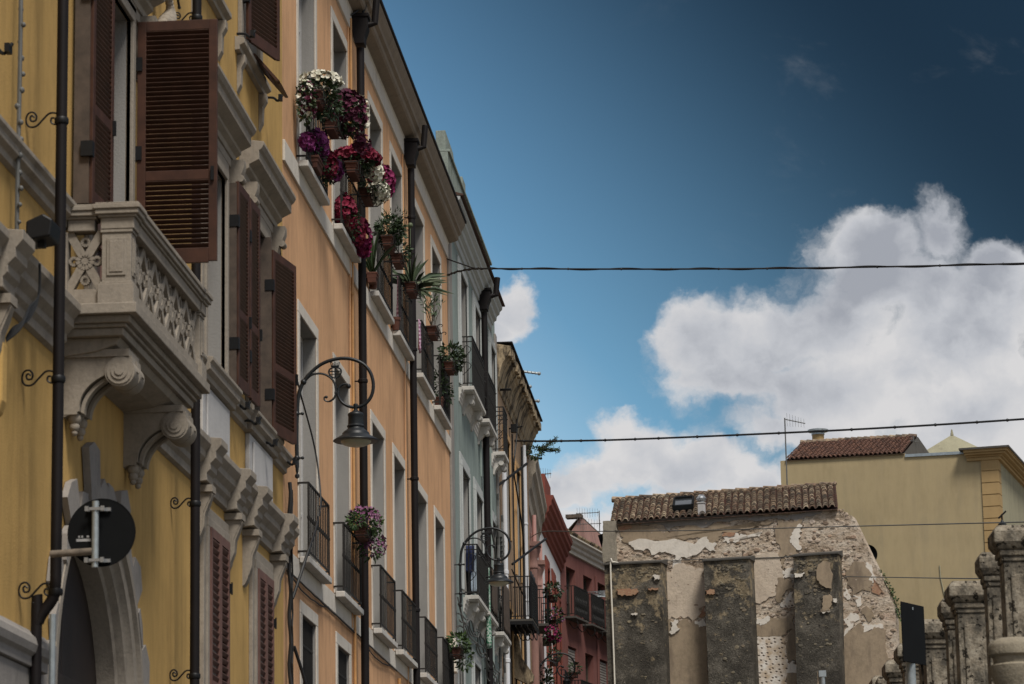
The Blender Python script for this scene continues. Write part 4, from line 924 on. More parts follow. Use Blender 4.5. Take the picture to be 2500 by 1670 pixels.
# washing on the top balconies
def cloth(name, mats, b, u0, u1, n, z0, z1, label, cat, folds=5, amp=.03, seed=0, par=None, turn=0.0):
    rng = random.Random(seed); nu, nz = 18, 14; vs = []; ph = rng.uniform(0, 6)
    for j in range(nz + 1):
        for i in range(nu + 1):
            s_ = i / nu; t = j / nz
            vs.append((u0 + (u1 - u0) * (s_ + .06 * math.sin(t * 4 + ph) * t), n + amp * (.35 + .65 * t) * math.sin(s_ * folds * 2 * math.pi + ph + t) + .01, z1 + (z0 - z1) * t + .02 * math.sin(s_ * 7 + ph) * t))
    fs = [(j * (nu + 1) + i, j * (nu + 1) + i + 1, (j + 1) * (nu + 1) + i + 1, (j + 1) * (nu + 1) + i) for j in range(nz) for i in range(nu)]
    o = MB().add([(p[0] - u0, p[1] - n, p[2] - z0) for p in vs], fs).build(name, mats, par, smooth=True)
    if not par: o.location = b.w(u0, n, z0); o.rotation_euler = (0, 0, b.rz + turn); tag(o, label, cat)
    md = o.modifiers.new('thick', 'SOLIDIFY'); md.thickness = .006
    return o
cloth('hanging_cloth', 'gingham', Ob, 51.85, 52.2, .10, RZ + .28, RZ + 1.0, 'pink and white checked cloth hung inside the fourth top balcony', 'washing', 2, .03, 1)
cloth('hanging_cloth', 'gingham', Ob, 55.30, 55.62, .09, RZ + .42, RZ + .98, 'pink checked cloth hung inside the fifth top balcony', 'washing', 2, .03, 2)

# ------------------------------------------------------------------ street lamps
def street_lamp(b, u, z, label, s_=1.0, turn=0.0, group='scrolled wall lanterns along the street'):
    """wrought bracket lamp; local n outwards, z up; photograph crop coordinates (px/513) give the outline"""
    e_ = empty('street_lamp', b.w(u, 0, z), b.rz, label, 'street lamp', group)
    q = .00198 * s_
    def P(cx, cy): return (0, .16 * s_ + (cx - 40) * q, (1060 - cy) * q)
    mb = MB(); main = bez([P(*p) for p in ((44, 1120), (42, 1000), (42, 850), (46, 740), (52, 660), (68, 595), (95, 545), (140, 490), (205, 440), (275, 414), (350, 405), (425, 418), (490, 455), (530, 510), (547, 580), (540, 645), (515, 692), (475, 724), (425, 734), (375, 722), (335, 692), (314, 645), (320, 602), (345, 580), (378, 580))], 5)
    n = len(main); rr = [(.026 if i < n * .28 else .023 if i < n * .72 else .023 - .009 * (i - n * .72) / (n * .28)) * s_ for i in range(n)]
    mb.tube(main, rr, 10); mb.ball(P(384, 592), .034 * s_)
    for cx, cy in ((88, 555), (42, 765), (43, 1058)): mb.ball(P(cx, cy), .04 * s_)
    mb.lathe(P(44, 1185), [(.004, -.02 * s_), (.03 * s_, 0), (.03 * s_, .03 * s_), (.012 * s_, .05 * s_), (.02 * s_, .08 * s_), (.024 * s_, .14 * s_)], 12)
    mb.build('arm', 'lamp paint', e_, smooth=True)
    mb = MB(); mb.tube(bez([P(*p) for p in ((105, 540), (145, 508), (200, 502), (245, 517), (280, 548), (298, 592), (300, 640), (285, 672), (255, 690), (228, 682), (224, 662), (238, 655))], 5), [.014 * s_] * 40 + [.010 * s_] * 16, 8)
    mb.ball(P(238, 660), .02 * s_); mb.tube([P(292, 632), P(322, 632)], .016 * s_, 8)
    mb.build('scroll', 'lamp paint', e_, smooth=True)
    mb = MB(); mb.tube([P(270, 414), P(274, 432)], .008 * s_, 6)     # coat of arms: crowned oval with a cross
    ov = [P(296 + 41 * math.cos(a) , 490 + (44 if math.sin(a) > 0 else 26) * math.sin(a)) for a in [2 * math.pi * i / 28 for i in range(29)]]
    mb.tube(ov, .011 * s_, 6); mb.tube([P(296, 462), P(296, 532)], .008 * s_, 6); mb.tube([P(256, 490), P(336, 490)], .008 * s_, 6); mb.tube([P(262, 510), P(330, 510)], .005 * s_, 6); mb.tube([P(276, 470), P(276, 524)], .005 * s_, 6)
    mb.tube([P(270, 456), P(322, 456)], .012 * s_, 6)
    for cx, top in ((268, 432), (282, 440), (296, 430), (310, 440), (324, 434)): mb.tube([P(296 + (cx - 296) * .85, 456), P(cx, top)], [.009 * s_, .004 * s_], 6); mb.ball(P(cx, top), .009 * s_, seg=6)
    mb.build('crest', 'lamp paint', e_, smooth=True)
    mb = MB()
    for cy in (765, 1058): mb.tube([(0, 0, P(0, cy)[2]), P(88, cy)], .014 * s_, 8); mb.ball(P(80, cy), .022 * s_); mb.box(-.05 * s_, .05 * s_, 0, .025, P(0, cy)[2] - .07 * s_, P(0, cy)[2] + .07 * s_)
    mb.build('wall_bracket', 'lamp paint', e_, smooth=True)
    c = P(430, 955)
    def L(*pp): return [(r * q, (955 - y) * q) for r, y in pp]
    mb = MB().lathe(c, L((1, 708), (14, 712), (17, 725), (12, 738), (13, 752), (24, 762), (46, 772), (52, 780), (52, 790), (49, 796), (51, 850), (58, 858), (58, 864), (52, 868), (56, 880), (74, 892), (88, 905), (90, 916), (96, 922), (126, 940), (147, 952), (149, 958), (144, 961), (100, 958)), 28)
    mb.build('lamp_shade', 'lamp paint', e_, smooth=True)
    MB().lathe(c, L((100, 957), (98, 966), (85, 980), (60, 990), (30, 996), (1, 998)), 28).build('lamp_glass', 'lamp glass', e_, smooth=True)
    return e_
lam = street_lamp(Ob, 39.72, 8.81, 'nearest black scrolled street lamp, at the joint of the yellow and orange houses', 1.0)
# ================================================================== TEAL HOUSE
T0, T1 = 61.75, 73.3
Tb = Bld('teal_building', 'grey green house with white window surrounds and small balconies on scrolled white brackets', (-6, T0, 0), HALF, T0)
TU = [(64.2, 65.75, 14.63, 17.1), (67.55, 68.95, 14.63, 17.1), (71.6, 72.9, 14.63, 17.1)]
TM = [(64.0, 65.6, 10.3, 12.88), (67.15, 68.75, 10.3, 12.88), (71.2, 72.6, 10.3, 12.88)]
TL = [(62.5, 63.8, 5.6, 9.05), (66.1, 67.6, 5.6, 9.05), (70.3, 71.6, 5.6, 9.05)]
facade(Tb, T0, T1, 0, 18.2, TU + TM + TL, ['teal plaster', 'reveal grey'])
for w in TU + TM + TL: surround(Tb, *w, .27, .035, 'teal trim'); window(Tb, *w, n=-.2, mat='teal trim')
for a, c in ((T0, T0 + .55), (T1 - .35, T1)): Tb.part(MB().box(a, c, .001, .05, 0, 17.62), 'pilaster', 'grey stone', bevel=.01)
TC = [(0, 17.62), (.03, 17.64), (.04, 17.76), (.07, 17.78), (.08, 17.84), (.14, 17.88), (.15, 17.97), (.21, 18.02), (.22, 18.08), (.27, 18.13), (.28, 18.19), (0, 18.22)]
TC = [(n * 1.05, z - .14) for n, z in TC]
Tb.part(MB().prism(TC, T0 - .02, T1 - 1.2), 'cornice', 'teal trim')
Tb.part(MB().prism([(.0, 18.085), (.345, 18.065), (.36, 18.08), (.345, 18.10), (0, 18.20)], T0 - .02, T1 - 1.2), 'eaves_tiles', 'under tile')
mb = MB().box(T0, T1 - 1.5, -.12, .05, 18.21, 19.0).box(T0, T1 - 1.5, -.16, .09, 19.0, 19.06)
mb.prism([(61.8, 19.061), (64.1, 19.061), (63.4, 19.44), (61.8, 19.47)], -.2, .0, axis='n').box(64.6, 65.3, -.15, .08, 19.061, 19.24)
Tb.part(mb, 'parapet', 'weathered parapet', bevel=.01)
TS = [(0, -.62), (.03, -.60), (.04, -.50), (.08, -.46), (.08, -.36), (.14, -.30), (.14, -.22), (.19, -.16), (.19, -.085), (0, -.085)]
def console_balcony(b, a, c, z, n, mat='marble', h=1.08, rails=True, dark=False):
    o = b.part(MB().box(a, c, .0, n, z - .085, z).box(a + .02, c - .02, 0, n - .02, z - .11, z - .0855), 'balcony', mat, bevel=.01)
    for u in (a + (c - a) * .18, a + (c - a) * .82):
        pr = [(q * 1.0, z - .115 - .40 + w) for q, w in console_profile(n * .86, .40)]
        mb = MB().prism(pr, u - .11, u + .11); mb.prism([(n * .66 + .06 * math.cos(k * .45), z - .115 - .14 + .06 * math.sin(k * .45)) for k in range(14)], u - .135, u + .135)
        b.part(mb, 'bracket', mat, o, smooth=True)
    if rails:
        mb = MB(); railing(mb, a + .08, c - .08, n - .03, z, h, .14, .008, True)
        for k in (0, 1):                            # ornamental second rail and scrolls at the ends
            u = (a + .08, c - .08)[k]; mb.box(u - .01, u + .01, 0, n, z + h - .13, z + h - .11)
            for zz in (.25, .6): mb.tube(bez([(u, .05, z + zz), (u, n * .5, z + zz + .08), (u, n * .8, z + zz + .2), (u, n * .45, z + zz + .28), (u, n * .25, z + zz + .18)], 4), .009, 5)
        mb.box(a + .08, c - .08, n - .04, n - .02, z + h - .13, z + h - .11)
        b.part(mb, 'railing', 'railing iron', o)
    return o
for a, c in ((64.24, 67.1), (67.95, 70.1), (72.1, 73.28)): console_balcony(Tb, a, c, 14.62, .29)
for a, c in ((64.6, 66.95), (67.2, 69.5), (71.0, 73.05)): console_balcony(Tb, a, c, 10.28, .29)
for z, segs in ((14.62, ((63.9, 70.4), (71.8, T1))), (10.28, ((64.25, 69.75), (70.7, T1)))):
    for a, c in segs: Tb.part(MB().prism([(n * .42, z + q * .55 - .04) for n, q in TS], a, c), 'string_course', 'marble')
hopper_pipe(Tb, 69.0, .12, 17.75, .075, brk=(15.0, 12.2, 9.2))
Tb.part(MB().tube([(68.35, .05, 16.0), (68.35, .05, 13.4)], .025, 8), 'conduit', 'teal plaster'); Tb.part(MB().tube([(70.7, .06, 16.0), (70.7, .06, 3)], .03, 8), 'conduit', 'teal plaster')
mb = MB(); q = random.Random(9)                  # tangle of service cables sagging along the wall
for k in range(5):
    pts = []; 
    for i in range(26):
        u = 62.0 + i * .44; pts.append((u, .09 + .05 * q.random(), 9.78 - .10 * k - .35 * abs(math.sin((i + k) * .55)) * .35 + .05 * q.uniform(-1, 1) - (.25 if i > 14 else 0)))
    mb.tube(bez(pts, 2), .016, 5)
for k in range(3): mb.tube(bez([(61.95 + .05 * k, .10, 9.9), (62.1, .2, 9.4), (62.3 + .1 * k, .16, 8.9), (62.2, .12, 8.4), (62.4, .08, 7.6)], 4), .014, 5)
mb.tube(bez([(69.1, .1, 12.8), (69.5, .2, 12.2), (70.1, .2, 11.9), (70.9, .15, 11.8), (71.8, .12, 11.2), (72.6, .1, 10.9)], 5), .025, 6)
mb.tube([(71.9 + .06 * math.sin(i), .12, 13.6 - i * .15) for i in range(34)], .035, 6)
mb.tube([(72.6 + .05 * math.sin(i * 1.7), .16, 13.2 - i * .16) for i in range(40)], .03, 6)
for k in range(12): mb.box(72.0 + k * .06, 72.05 + k * .06, .06, .2, 12.6 - .1 * (k % 5), 12.75 - .1 * (k % 4))
Tb.part(mb, 'cable_bunch', 'cable grey')
Tb.part(MB().tube([(66.8, .02, 10.95), (66.8, .34, 10.95)], .02, 6), 'flag_holder', 'iron')
street_lamp(Tb, 61.95, 9.96, 'middle street lamp, in front of the washing at the corner of the teal house', 1.0)
# washing and a striped curtain on the lower balconies
lab = ('navy and white shirts pegged on the first lower balcony of the teal house', 'pale blue jeans hanging on the first lower balcony of the teal house', 'black clothes hanging low on the first lower balcony of the teal house')
cloth('shirt', 'cloth navy', Tb, 64.80, 64.98, .02, 10.78, 11.34, lab[0], 'washing', 2, .02, 3, None, -HALF)
cloth('jeans', 'cloth pale', Tb, 64.86, 65.0, .12, 10.38, 11.2, lab[1], 'washing', 1, .02, 4, None, -HALF)
cloth('clothes', 'cloth black', Tb, 64.95, 65.22, .0, 10.34, 11.2, lab[2], 'washing', 2, .02, 5, None, -HALF)
cloth('shirt', 'cloth navy', Tb, 65.9, 66.4, .21, 10.5, 11.3, 'dark navy jersey hanging beside the pale blue jeans', 'washing', 2, .03, 6)
cloth('twisted_awning', 'green stripe cloth', Tb, 67.3, 67.55, .24, 9.5, 11.25, 'green and white striped cloth hanging like a rope on the second lower balcony', 'cloth', 3, .05, 7)
cloth('reed_screen', 'brown dark wood', Tb, 68.0, 69.4, .27, 10.4, 11.3, 'dark brown reed screen tied inside the second lower balcony railing', 'screen', 8, .015, 8)
cloth('reed_screen', 'brown dark wood', Tb, 71.2, 72.8, .27, 10.35, 11.45, 'dark brown reed screen tied inside the third lower balcony railing', 'screen', 8, .015, 9)

# ================================================================== BROWN HOUSE
N0, N1 = 73.3, 83.6
Nb = Bld('brown_building', 'shabby brown house under a huge stained overhanging cornice', (-6, N0, 0), HALF, N0)
NU = [(75.3, 76.7, 13.2, 15.6), (78.6, 80.0, 12.6, 15.4)]; NM = [(75.2, 76.6, 8.8, 11.4), (78.6, 79.9, 8.8, 11.4)]
facade(Nb, N0, N1, 0, 17.2, NU + NM, ['brown plaster', 'reveal grey'])
for w in NU + NM: surround(Nb, *w, .22, .04, 'ochre strip plaster'); window(Nb, *w, n=-.2, mat='brown dark wood')
NC = [(0, 16.45), (.03, 16.47), (.05, 16.60), (.09, 16.66), (.12, 16.80), (.17, 16.95), (.23, 17.05), (.24, 17.10), (.29, 17.14), (.30, 17.20), (.35, 17.28), (.37, 17.38), (0, 17.45)]
mb = MB().prism(NC, N0, N1)
rr = random.Random(6)
for k in range(60):                              # broken lumps along the edge
    u = rr.uniform(N0, N1); mb.box(u, u + rr.uniform(.1, .35), .28, .372 + rr.uniform(0, .02), 17.15 + rr.uniform(0, .1), 17.39 + rr.uniform(0, .03))
Nb.part(mb, 'cornice', 'dirty cornice', bevel=.01)
Nb.part(MB().box(N0, N1, .0, .42, 17.455, 17.49), 'eaves_tiles', 'dark pipe')
Nb.part(MB().tube([(74.0, .11, 14.9), (74.0, .11, .1)], .062, 12).lathe((74.0, .11, 12.0), [(.066, 0), (.075, .01), (.075, .09), (.066, .1)], 12).lathe((74.0, .11, 9.9), [(.066, 0), (.075, .01), (.075, .09), (.066, .1)], 12), 'drainpipe', 'white pipe', smooth=True)
mb = MB().tube([(80.7, .11, 16.3), (80.7, .11, 16.0)], .05, 10).tube([(80.7, .11, 16.0), (80.7, .11, .1)], .062, 12)
for z in (14.2, 12.2, 10.2): mb.lathe((80.7, .11, z), [(.066, 0), (.075, .01), (.075, .05), (.066, .06)], 12)
Nb.part(mb, 'drainpipe', 'white pipe', smooth=True)
mb = MB().tube([(80.35, .08, 16.2), (80.35, .08, 3)], .03, 8).tube([(77.4, .06, 16.0), (77.4, .06, 3)], .02, 6)
mb.tube(bez([(78.6, .1, 16.6), (77.5, .16, 15.9), (77.2, .1, 15.1), (77.9, .12, 14.6), (79.3, .12, 14.0), (80.3, .1, 13.4)], 5), .02, 6)
mb.tube(bez([(76.0, .1, 12.4), (76.6, .25, 12.0), (77.6, .3, 11.9), (78.6, .2, 12.3)], 5), .018, 6)
Nb.part(mb, 'cable_bunch', 'cable black')
# black iron bars reaching out from the wall
Nb.part(MB().tube([(73.8, .0, 14.12), (74.6, .62, 14.75)], .034, 6), 'iron_bar', 'iron')
Nb.part(MB().tube([(76.2, .1, 12.55), (78.2, .8, 13.45)], .032, 6), 'iron_bar', 'iron')
Nb.part(MB().tube([(77.2, .0, 16.1), (77.2, .34, 16.15)], .02, 6).box(77.1, 77.3, .05, .2, 16.0, 16.2).tube([(74.2, .0, 16.5), (74.2, .3, 16.5)], .03, 6), 'iron_bar', 'iron')
# iron balcony on an old stone bracket
o = Nb.part(MB().box(75.6, 77.6, 0, .62, 11.08, 11.13), 'balcony', 'grey cap')
mb = MB()
for k in range(9): mb.box(75.6 + k * .24, 75.64 + k * .24, .0, .64, 11.0, 11.075)
for k in range(5): mb.box(75.6, 77.6, .05 + k * .14, .08 + k * .14, 10.95, 10.995)
railing(mb, 75.65, 77.55, .60, 11.13, 1.05, .09, .011, True)
for k in range(4): mb.tube(bez([(76.2, .2 + .12 * k, 10.95), (76.3, .25 + .12 * k, 10.75), (76.5, .35 + .1 * k, 10.72), (76.6, .4 + .08 * k, 10.95)], 3), .014, 5)
Nb.part(mb, 'railing', 'iron', o)
pr = [(0, 8.95), (.07, 9.05), (.16, 9.30), (.28, 9.8), (.42, 10.4), (.5, 10.93), (0, 10.93)]
Nb.part(MB().prism([(0, 9.9), (.36, 9.72), (.47, 9.8), (.49, 9.95), (.40, 10.1), (.2, 10.4), (.12, 10.93), (0, 10.93)], 77.2, 77.6), 'bracket', 'dirty cornice', o, smooth=True)
cloth('dark_cover', 'cloth black', Nb, 75.8, 77.4, .55, 11.2, 12.35, 'dark cloth cover draped inside the iron balcony of the brown house', 'cloth', 3, .05, 12)
# bush rooted in the end of the big cornice
bp = empty('wall_bush', Nb.w(82.9, .30, 16.55), HALF, 'straggly green bush rooted at the far end of the stained cornice', 'bush')
mb, lf = MB(), MB(); r_ = random.Random(44)
for k in range(9):
    p = Vector((0, .0, 0)); d = Vector((r_.uniform(-.4, .6), -r_.uniform(.5, 1.1) , r_.uniform(-.5, .6))).normalized(); d.y = -d.y; pts = [p.copy()]
    for i in range(7):
        d = (d + Vector((r_.uniform(-.25, .25), .08, r_.uniform(-.15, .2)))).normalized(); p = p + d * .08 * r_.uniform(.8, 1.3); pts.append(p.copy())
        for _ in range(5): t = (d * .5 + Vector((r_.uniform(-1, 1), r_.uniform(-1, 1), r_.uniform(-.5, .8)))).normalized(); w = t.orthogonal().normalized() * .016; lf.add([p, p + t * .05 + w, p + t * .105, p + t * .05 - w], [(0, 1, 2, 3)])
    mb.tube(pts, [.011 - .001 * i for i in range(8)], 5)
leaf_quads(lf, (0, -.05, -.05), (.4, .22, .16), 160, .1, r_)
mb.build('stem', 'bark', bp); lf.build('foliage', 'leaf dark', bp)

# ================================================================== PINK HOUSE (the street starts to bend left)
P0 = 83.6; PANG = HALF + R(2.3)
Pb = Bld('pink_building', 'narrow faded pink house with column capitals and pink downpipes, beyond the brown house', (-6.04, P0, 0), PANG, P0)
P1 = P0 + 8.6
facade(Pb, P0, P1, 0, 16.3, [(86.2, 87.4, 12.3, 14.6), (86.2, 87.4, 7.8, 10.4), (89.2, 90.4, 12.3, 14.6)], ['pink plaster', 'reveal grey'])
for w in ((86.2, 87.4, 12.3, 14.6), (86.2, 87.4, 7.8, 10.4), (89.2, 90.4, 12.3, 14.6)): surround(Pb, *w, .2, .05, 'pink plaster'); window(Pb, *w, mat='brown dark wood')
Pb.part(MB().prism([(0, 15.2), (.04, 15.25), (.06, 15.6), (.12, 15.7), (.16, 16.0), (.24, 16.1), (.25, 16.3), (.30, 16.4), (.31, 16.5), (0, 16.6)], P0, P1), 'cornice', 'cornice grey')
for u in (84.6, 88.2):
    mb = MB().lathe((u, .09, 0), [(.12, 0), (.12, 13.6), (.14, 13.62), (.14, 13.7), (.12, 13.74), (.14, 13.9), (.2, 14.05), (.22, 14.1), (.22, 14.2)], 16)
    mb.box(u - .24, u + .24, 0, .32, 14.2, 14.32); Pb.part(mb, 'column', 'pink plaster', smooth=True)
for u in (85.4, 90.8): Pb.part(MB().tube([(u, .12, 15.2), (u, .12, .1)], .06, 10), 'drainpipe', 'pink pipe', smooth=True)
def box_balcony(b, a, c, z, n, h=.95, mat='grey cap'):
    o = b.part(MB().box(a, c, 0, n, z - .08, z), 'balcony', mat, bevel=.01); mb = MB(); railing(mb, a + .03, c - .03, n - .03, z, h, .10, .011, True); b.part(mb, 'railing', 'iron', o); return o
box_balcony(Pb, 85.9, 87.7, 12.28, .45); box_balcony(Pb, 85.9, 87.7, 11.2 - 3.4, .45); box_balcony(Pb, 88.9, 90.7, 12.28, .4)
GP = 'pot plants crowding the far pink balconies'
planter(86.2, .55, 12.9, 'pot of dark green leaves on the pink house, topmost of the far pots', .5, GP, seed=41, b=Pb, fol=[((0, .03, .3), (.42, .24, .24), 260)], leaf='leaf dark', size=.1)
planter(87.3, .55, 12.35, 'dark red pot plant with a few pink blooms hanging from the far pink balcony', .5, GP, seed=42, b=Pb, fol=[((0, .03, .3), (.4, .26, .26), 240)], flo=[((.1, .05, .3), (.4, .26, .26), 30, PL, .09, -.6)], leaf='leaf dark', size=.1)
planter(85.9, .50, 11.75, 'crimson geraniums in a pot below the far pink balcony', .5, GP, seed=43, b=Pb, fol=[((0, .03, .2), (.4, .22, .24), 220)], flo=[((-.1, .05, .2), (.42, .24, .26), 60, PM, .1, -.8)], leaf='leaf dark', size=.1)
planter(88.6, .50, 11.4, 'small terracotta pot with a tuft of leaves farthest along the pink balcony', .4, GP, seed=44, b=Pb, fol=[((0, .03, .3), (.3, .2, .2), 150)], leaf='leaf dark', size=.1)
iv = empty('climbing_plant', Pb.w(86.6, .35, 9.2), PANG, 'dark trailing climber hanging in front of the pink house', 'climber')
mb = MB(); r_ = random.Random(46); leaf_quads(mb, (0, .0, .9), (.55, .22, 1.1), 700, .12, r_, .6); leaf_quads(mb, (.3, .05, 0.2), (.5, .28, .7), 500, .12, r_, .6); mb.build('foliage', 'leaf dark', iv)
MB().tube([(0, 0, -.5), (.1, .0, .6), (-.05, 0, 1.9)], .02, 6).build('stem', 'bark', iv)
lowp = planter(85.0, .5, 7.2, 'bushy pots with yellow green leaves at the bottom edge under the farthest lamp', .8, GP, seed=47, b=Pb, fol=[((0, .03, .3), (.6, .3, .4), 380)], flo=[((0, .05, .0), (.5, .3, .2), 30, PP, .1, -.9)], leaf='leaf green', size=.13)
street_lamp(Pb, 84.6, 10.0, 'farthest street lamp, small and low against the red houses', 1.0)

# ================================================================== WHITE HOUSE WITH RED TRIM
H0 = 92.2; H1 = 101.4
Hb = Bld('white_building', 'white house with dark red window surrounds under a deep ribbed red cornice', (-6.30, H0, 0), HALF, H0)
HW = [(94.3, 95.3, 12.0, 15.0), (97.2, 98.2, 11.8, 15.0), (99.6, 100.4, 11.6, 14.7), (94.3, 95.3, 6.5, 9.8), (97.0, 98.0, 6.5, 9.6), (99.7, 100.5, 6.5, 9.3)]
facade(Hb, H0, H1, 0, 16.2, HW, ['white plaster', 'red trim'])
for w in HW: surround(Hb, *w, .33, .05, 'red trim'); window(Hb, *w, mat='brown dark wood')
HC = [(0, 15.85), (.05, 15.87), (.06, 15.98), (.12, 16.03), (.13, 16.15), (.19, 16.2), (.20, 16.33), (.27, 16.39), (.28, 16.52), (.35, 16.58), (.36, 16.70), (.40, 16.75), (.42, 16.86), (0, 16.9)]
Hb.part(MB().prism(HC, H0, H1 + .25), 'cornice', 'red trim')
Hb.part(MB().prism([(93.0, 16.91), (95.6, 16.91), (95.6, 17.65), (93.0, 17.65)], -.6, .12, axis='n'), 'attic', 'red trim')
Hb.part(MB().box(H0, H1, .001, .10, 10.15, 10.55), 'string_course', 'red trim')
box_balcony(Hb, 99.3, 100.8, 11.55, .25, .9)
planter(100.5, .42, 12.3, 'small dark pot plant on the white house beside its red window', .35, GP, seed=48, b=Hb, fol=[((0, .03, .3), (.26, .2, .2), 120)], leaf='leaf dark', size=.1)

# ================================================================== DARK RED HOUSE (the street turns right)
RANG = HALF - R(11.3)
Rb = Bld('dark_red_building', 'dull dark red house with iron balconies and a cream cornice, closing the street', (-6.32, 101.45, 0), RANG, 0.0)
DW = []
DW = [1.42, 3.65, 5.6, 8.4]
HR = []
for u in DW: HR += [(u - .6, u + .6, 14.5, 16.15), (u - .55, u + .55, 10.0, 13.55)]
facade(Rb, 0, 16, 0, 16.9, HR, ['dark red plaster', 'dark red plaster'])
for i, w in enumerate(HR):
    window(Rb, *w, n=-.22, mat='brown dark wood')
    if i in (1, 5):
        mb = MB()
        for k in range(9): mb.box(w[0], w[1], -.08, -.06, 12.7 + k * .09, 12.765 + k * .09)
        Rb.part(mb, 'roller_blind', 'grey stone')
for u in DW:
    o = Rb.part(MB().box(u - .85, u + .85, 0, .36, 14.40, 14.47), 'balcony', 'grey cap', bevel=.01)
    mb = MB(); railing(mb, u - .82, u + .82, .33, 14.47, 1.0, .10, .014, True)
    for k in range(8): mb.tube(bez([(u - .8 + k * .2, .33, 14.62), (u - .7 + k * .2, .34, 14.78), (u - .8 + k * .2, .34, 14.95), (u - .68 + k * .2, .34, 15.12)], 3), .013, 5)
    for k in (-.5, .5): mb.tube(bez([(u + k, .3, 14.38), (u + k, .34, 14.2), (u + k, .2, 14.1), (u + k, .05, 14.3)], 3), .016, 5)
    Rb.part(mb, 'railing', 'railing iron', o)
o = Rb.part(MB().box(DW[0] - .2, DW[0] + 1.6, 0, .36, 11.4, 11.48), 'balcony', 'dark red plaster'); mb = MB(); railing(mb, DW[0] - .18, DW[0] + 1.58, .33, 11.48, .98, .1, .014); Rb.part(mb, 'railing', 'railing iron', o)
Rb.part(MB().prism([(0, 16.62), (.05, 16.64), (.06, 16.74), (.12, 16.80), (.13, 16.88), (.2, 16.95), (.22, 17.03), (.28, 17.08), (.28, 17.12), (0, 17.15)], 0, 16), 'cornice', 'orange trim')
mb = MB().box(0, 16, -.25, .16, 17.151, 17.26)
rr = random.Random(2)
for k in range(60): u = k * .26; mb.box(u, u + .22, -.2, .2, 17.26, 17.29 + .03 * rr.random())
Rb.part(mb, 'eaves_tiles', 'dirty cornice')
Rb.part(MB().tube([(DW[1] + .95, .03, 16.3), (DW[1] + 1.0, .03, 14.3), (DW[1] + 1.0, .03, 4)], .022, 6), 'conduit', 'dark red plaster')
mb = MB()                                        # round clothes airer on the middle balcony
for k in range(4):
    r_ = .5 + .14 * k; mb.tube([(r_ * math.cos(a), r_ * .55 * math.sin(a), .03 * k) for a in [2 * math.pi * i / 24 for i in range(25)]], .013, 5)
for k in range(6): a = math.pi * k / 3; mb.tube([(0, 0, 0), (.92 * math.cos(a), .5 * math.sin(a), .09)], .011, 5)
mb.tube([(0, 0, -.4), (0, 0, .05)], .015, 6)
o = mb.build('clothes_airer', 'galvanised'); o.location = Rb.w(DW[1] + 1.0, .45, 15.62); tag(o, 'round wire clothes airer sticking out from the middle red balcony', 'airer')

# ================================================================== HOUSES AND ROOFS FAR BEHIND
def tile_roof(mb, T, width, length, pitch=.2, tl=.38, r=.085, rng=None, mu=1, mo=0, under=True):
    """barrel tiles: x along the eave, y up the slope; T maps (x, y, height above the slope) to the building frame"""
    rng = rng or random.Random(1)
    nx = int(width / pitch); ny = int(length / (tl * .78)) + 1
    for i in range(nx):
        x = (i + .5) * pitch + rng.uniform(-.008, .008)
        for j in range(ny):
            y0 = j * tl * .78 + rng.uniform(-.02, .02); y1 = min(y0 + tl, length + .05); dx = rng.uniform(-.010, .010); ra, rb = r * rng.uniform(.95, 1.12), r * .80
            vs = []; K = 6
            for (yy, rr_, lift) in ((y0, ra, .030), (y1, rb, .0)):
                for k in range(K + 1):
                    a = math.pi * k / K; vs.append(T((x + dx + rr_ * math.cos(a), yy, lift + rr_ * .85 * math.sin(a) + rng.uniform(-.002, .002))))
            for k in range(K + 1):
                a = math.pi * k / K; vs.append(T((x + dx + (ra - .018) * math.cos(a), y0, .030 + (ra - .018) * .85 * math.sin(a))))
            mb.add(vs, [(k, k + 1, K + 2 + k, K + 1 + k) for k in range(K)] + [(k, k + 1, 2 * K + 3 + k, 2 * K + 2 + k) for k in range(K)], mo)
        if under:
            for j in range(ny):
                y0 = j * tl * .78; y1 = min(y0 + tl, length); xx = x + pitch / 2
                mb.add([T((xx - .07, y0, .035)), T((xx, y0, .0)), T((xx + .07, y0, .035)), T((xx - .07, y1, .01)), T((xx, y1, -.03)), T((xx + .07, y1, .01))], [(0, 1, 4, 3), (1, 2, 5, 4)], mu)
bh = Bld('far_house', 'far house with a reddish gabled tile roof peeping over the red cornice', (-5.2, 125, 0), R(-6), 0.0)
gx0, gz0 = bh.px(1372, 1330); gx1, gz1 = bh.px(1388, 1262); gx2, gz2 = bh.px(1418, 1262); gx3, gz3 = bh.px(1440, 1330)
mb = MB().prism([(gx0 - .2, 8), (gx3, 8), (gx3, gz3 - .5), (gx2, gz2), (gx0 - .2, gz0 - .3)], -9, 0, axis='n'); bh.part(mb, 'wall', 'pink plaster')
mb = MB(); th = math.atan2(gz2 - gz0, gx2 - gx0)
mb.add([(gx0 - .3, .1, gz0), (gx2, .1, gz2 + .06), (gx2, -9, gz2 + .06), (gx0 - .3, -9, gz0)], [(0, 1, 2, 3)]).box(gx1 - .1, gx2 + .05, -.3, .16, gz2 - .04, gz2 + .1)
bh.part(mb, 'roof', 'old roof tile')
bh2 = Bld('far_house', 'farther low house with an orange tiled roof just left of the crumbling wall', (-3.6, 118, 0), R(-10), 0.0)
a0, b0 = bh2.px(1425, 1335); a1, b1 = bh2.px(1500, 1380)
bh2.part(MB().box(a0, a1 + 2, -6, 0, 6, b1 - .6), 'wall', 'pink plaster')
mb = MB(); sl = R(28)
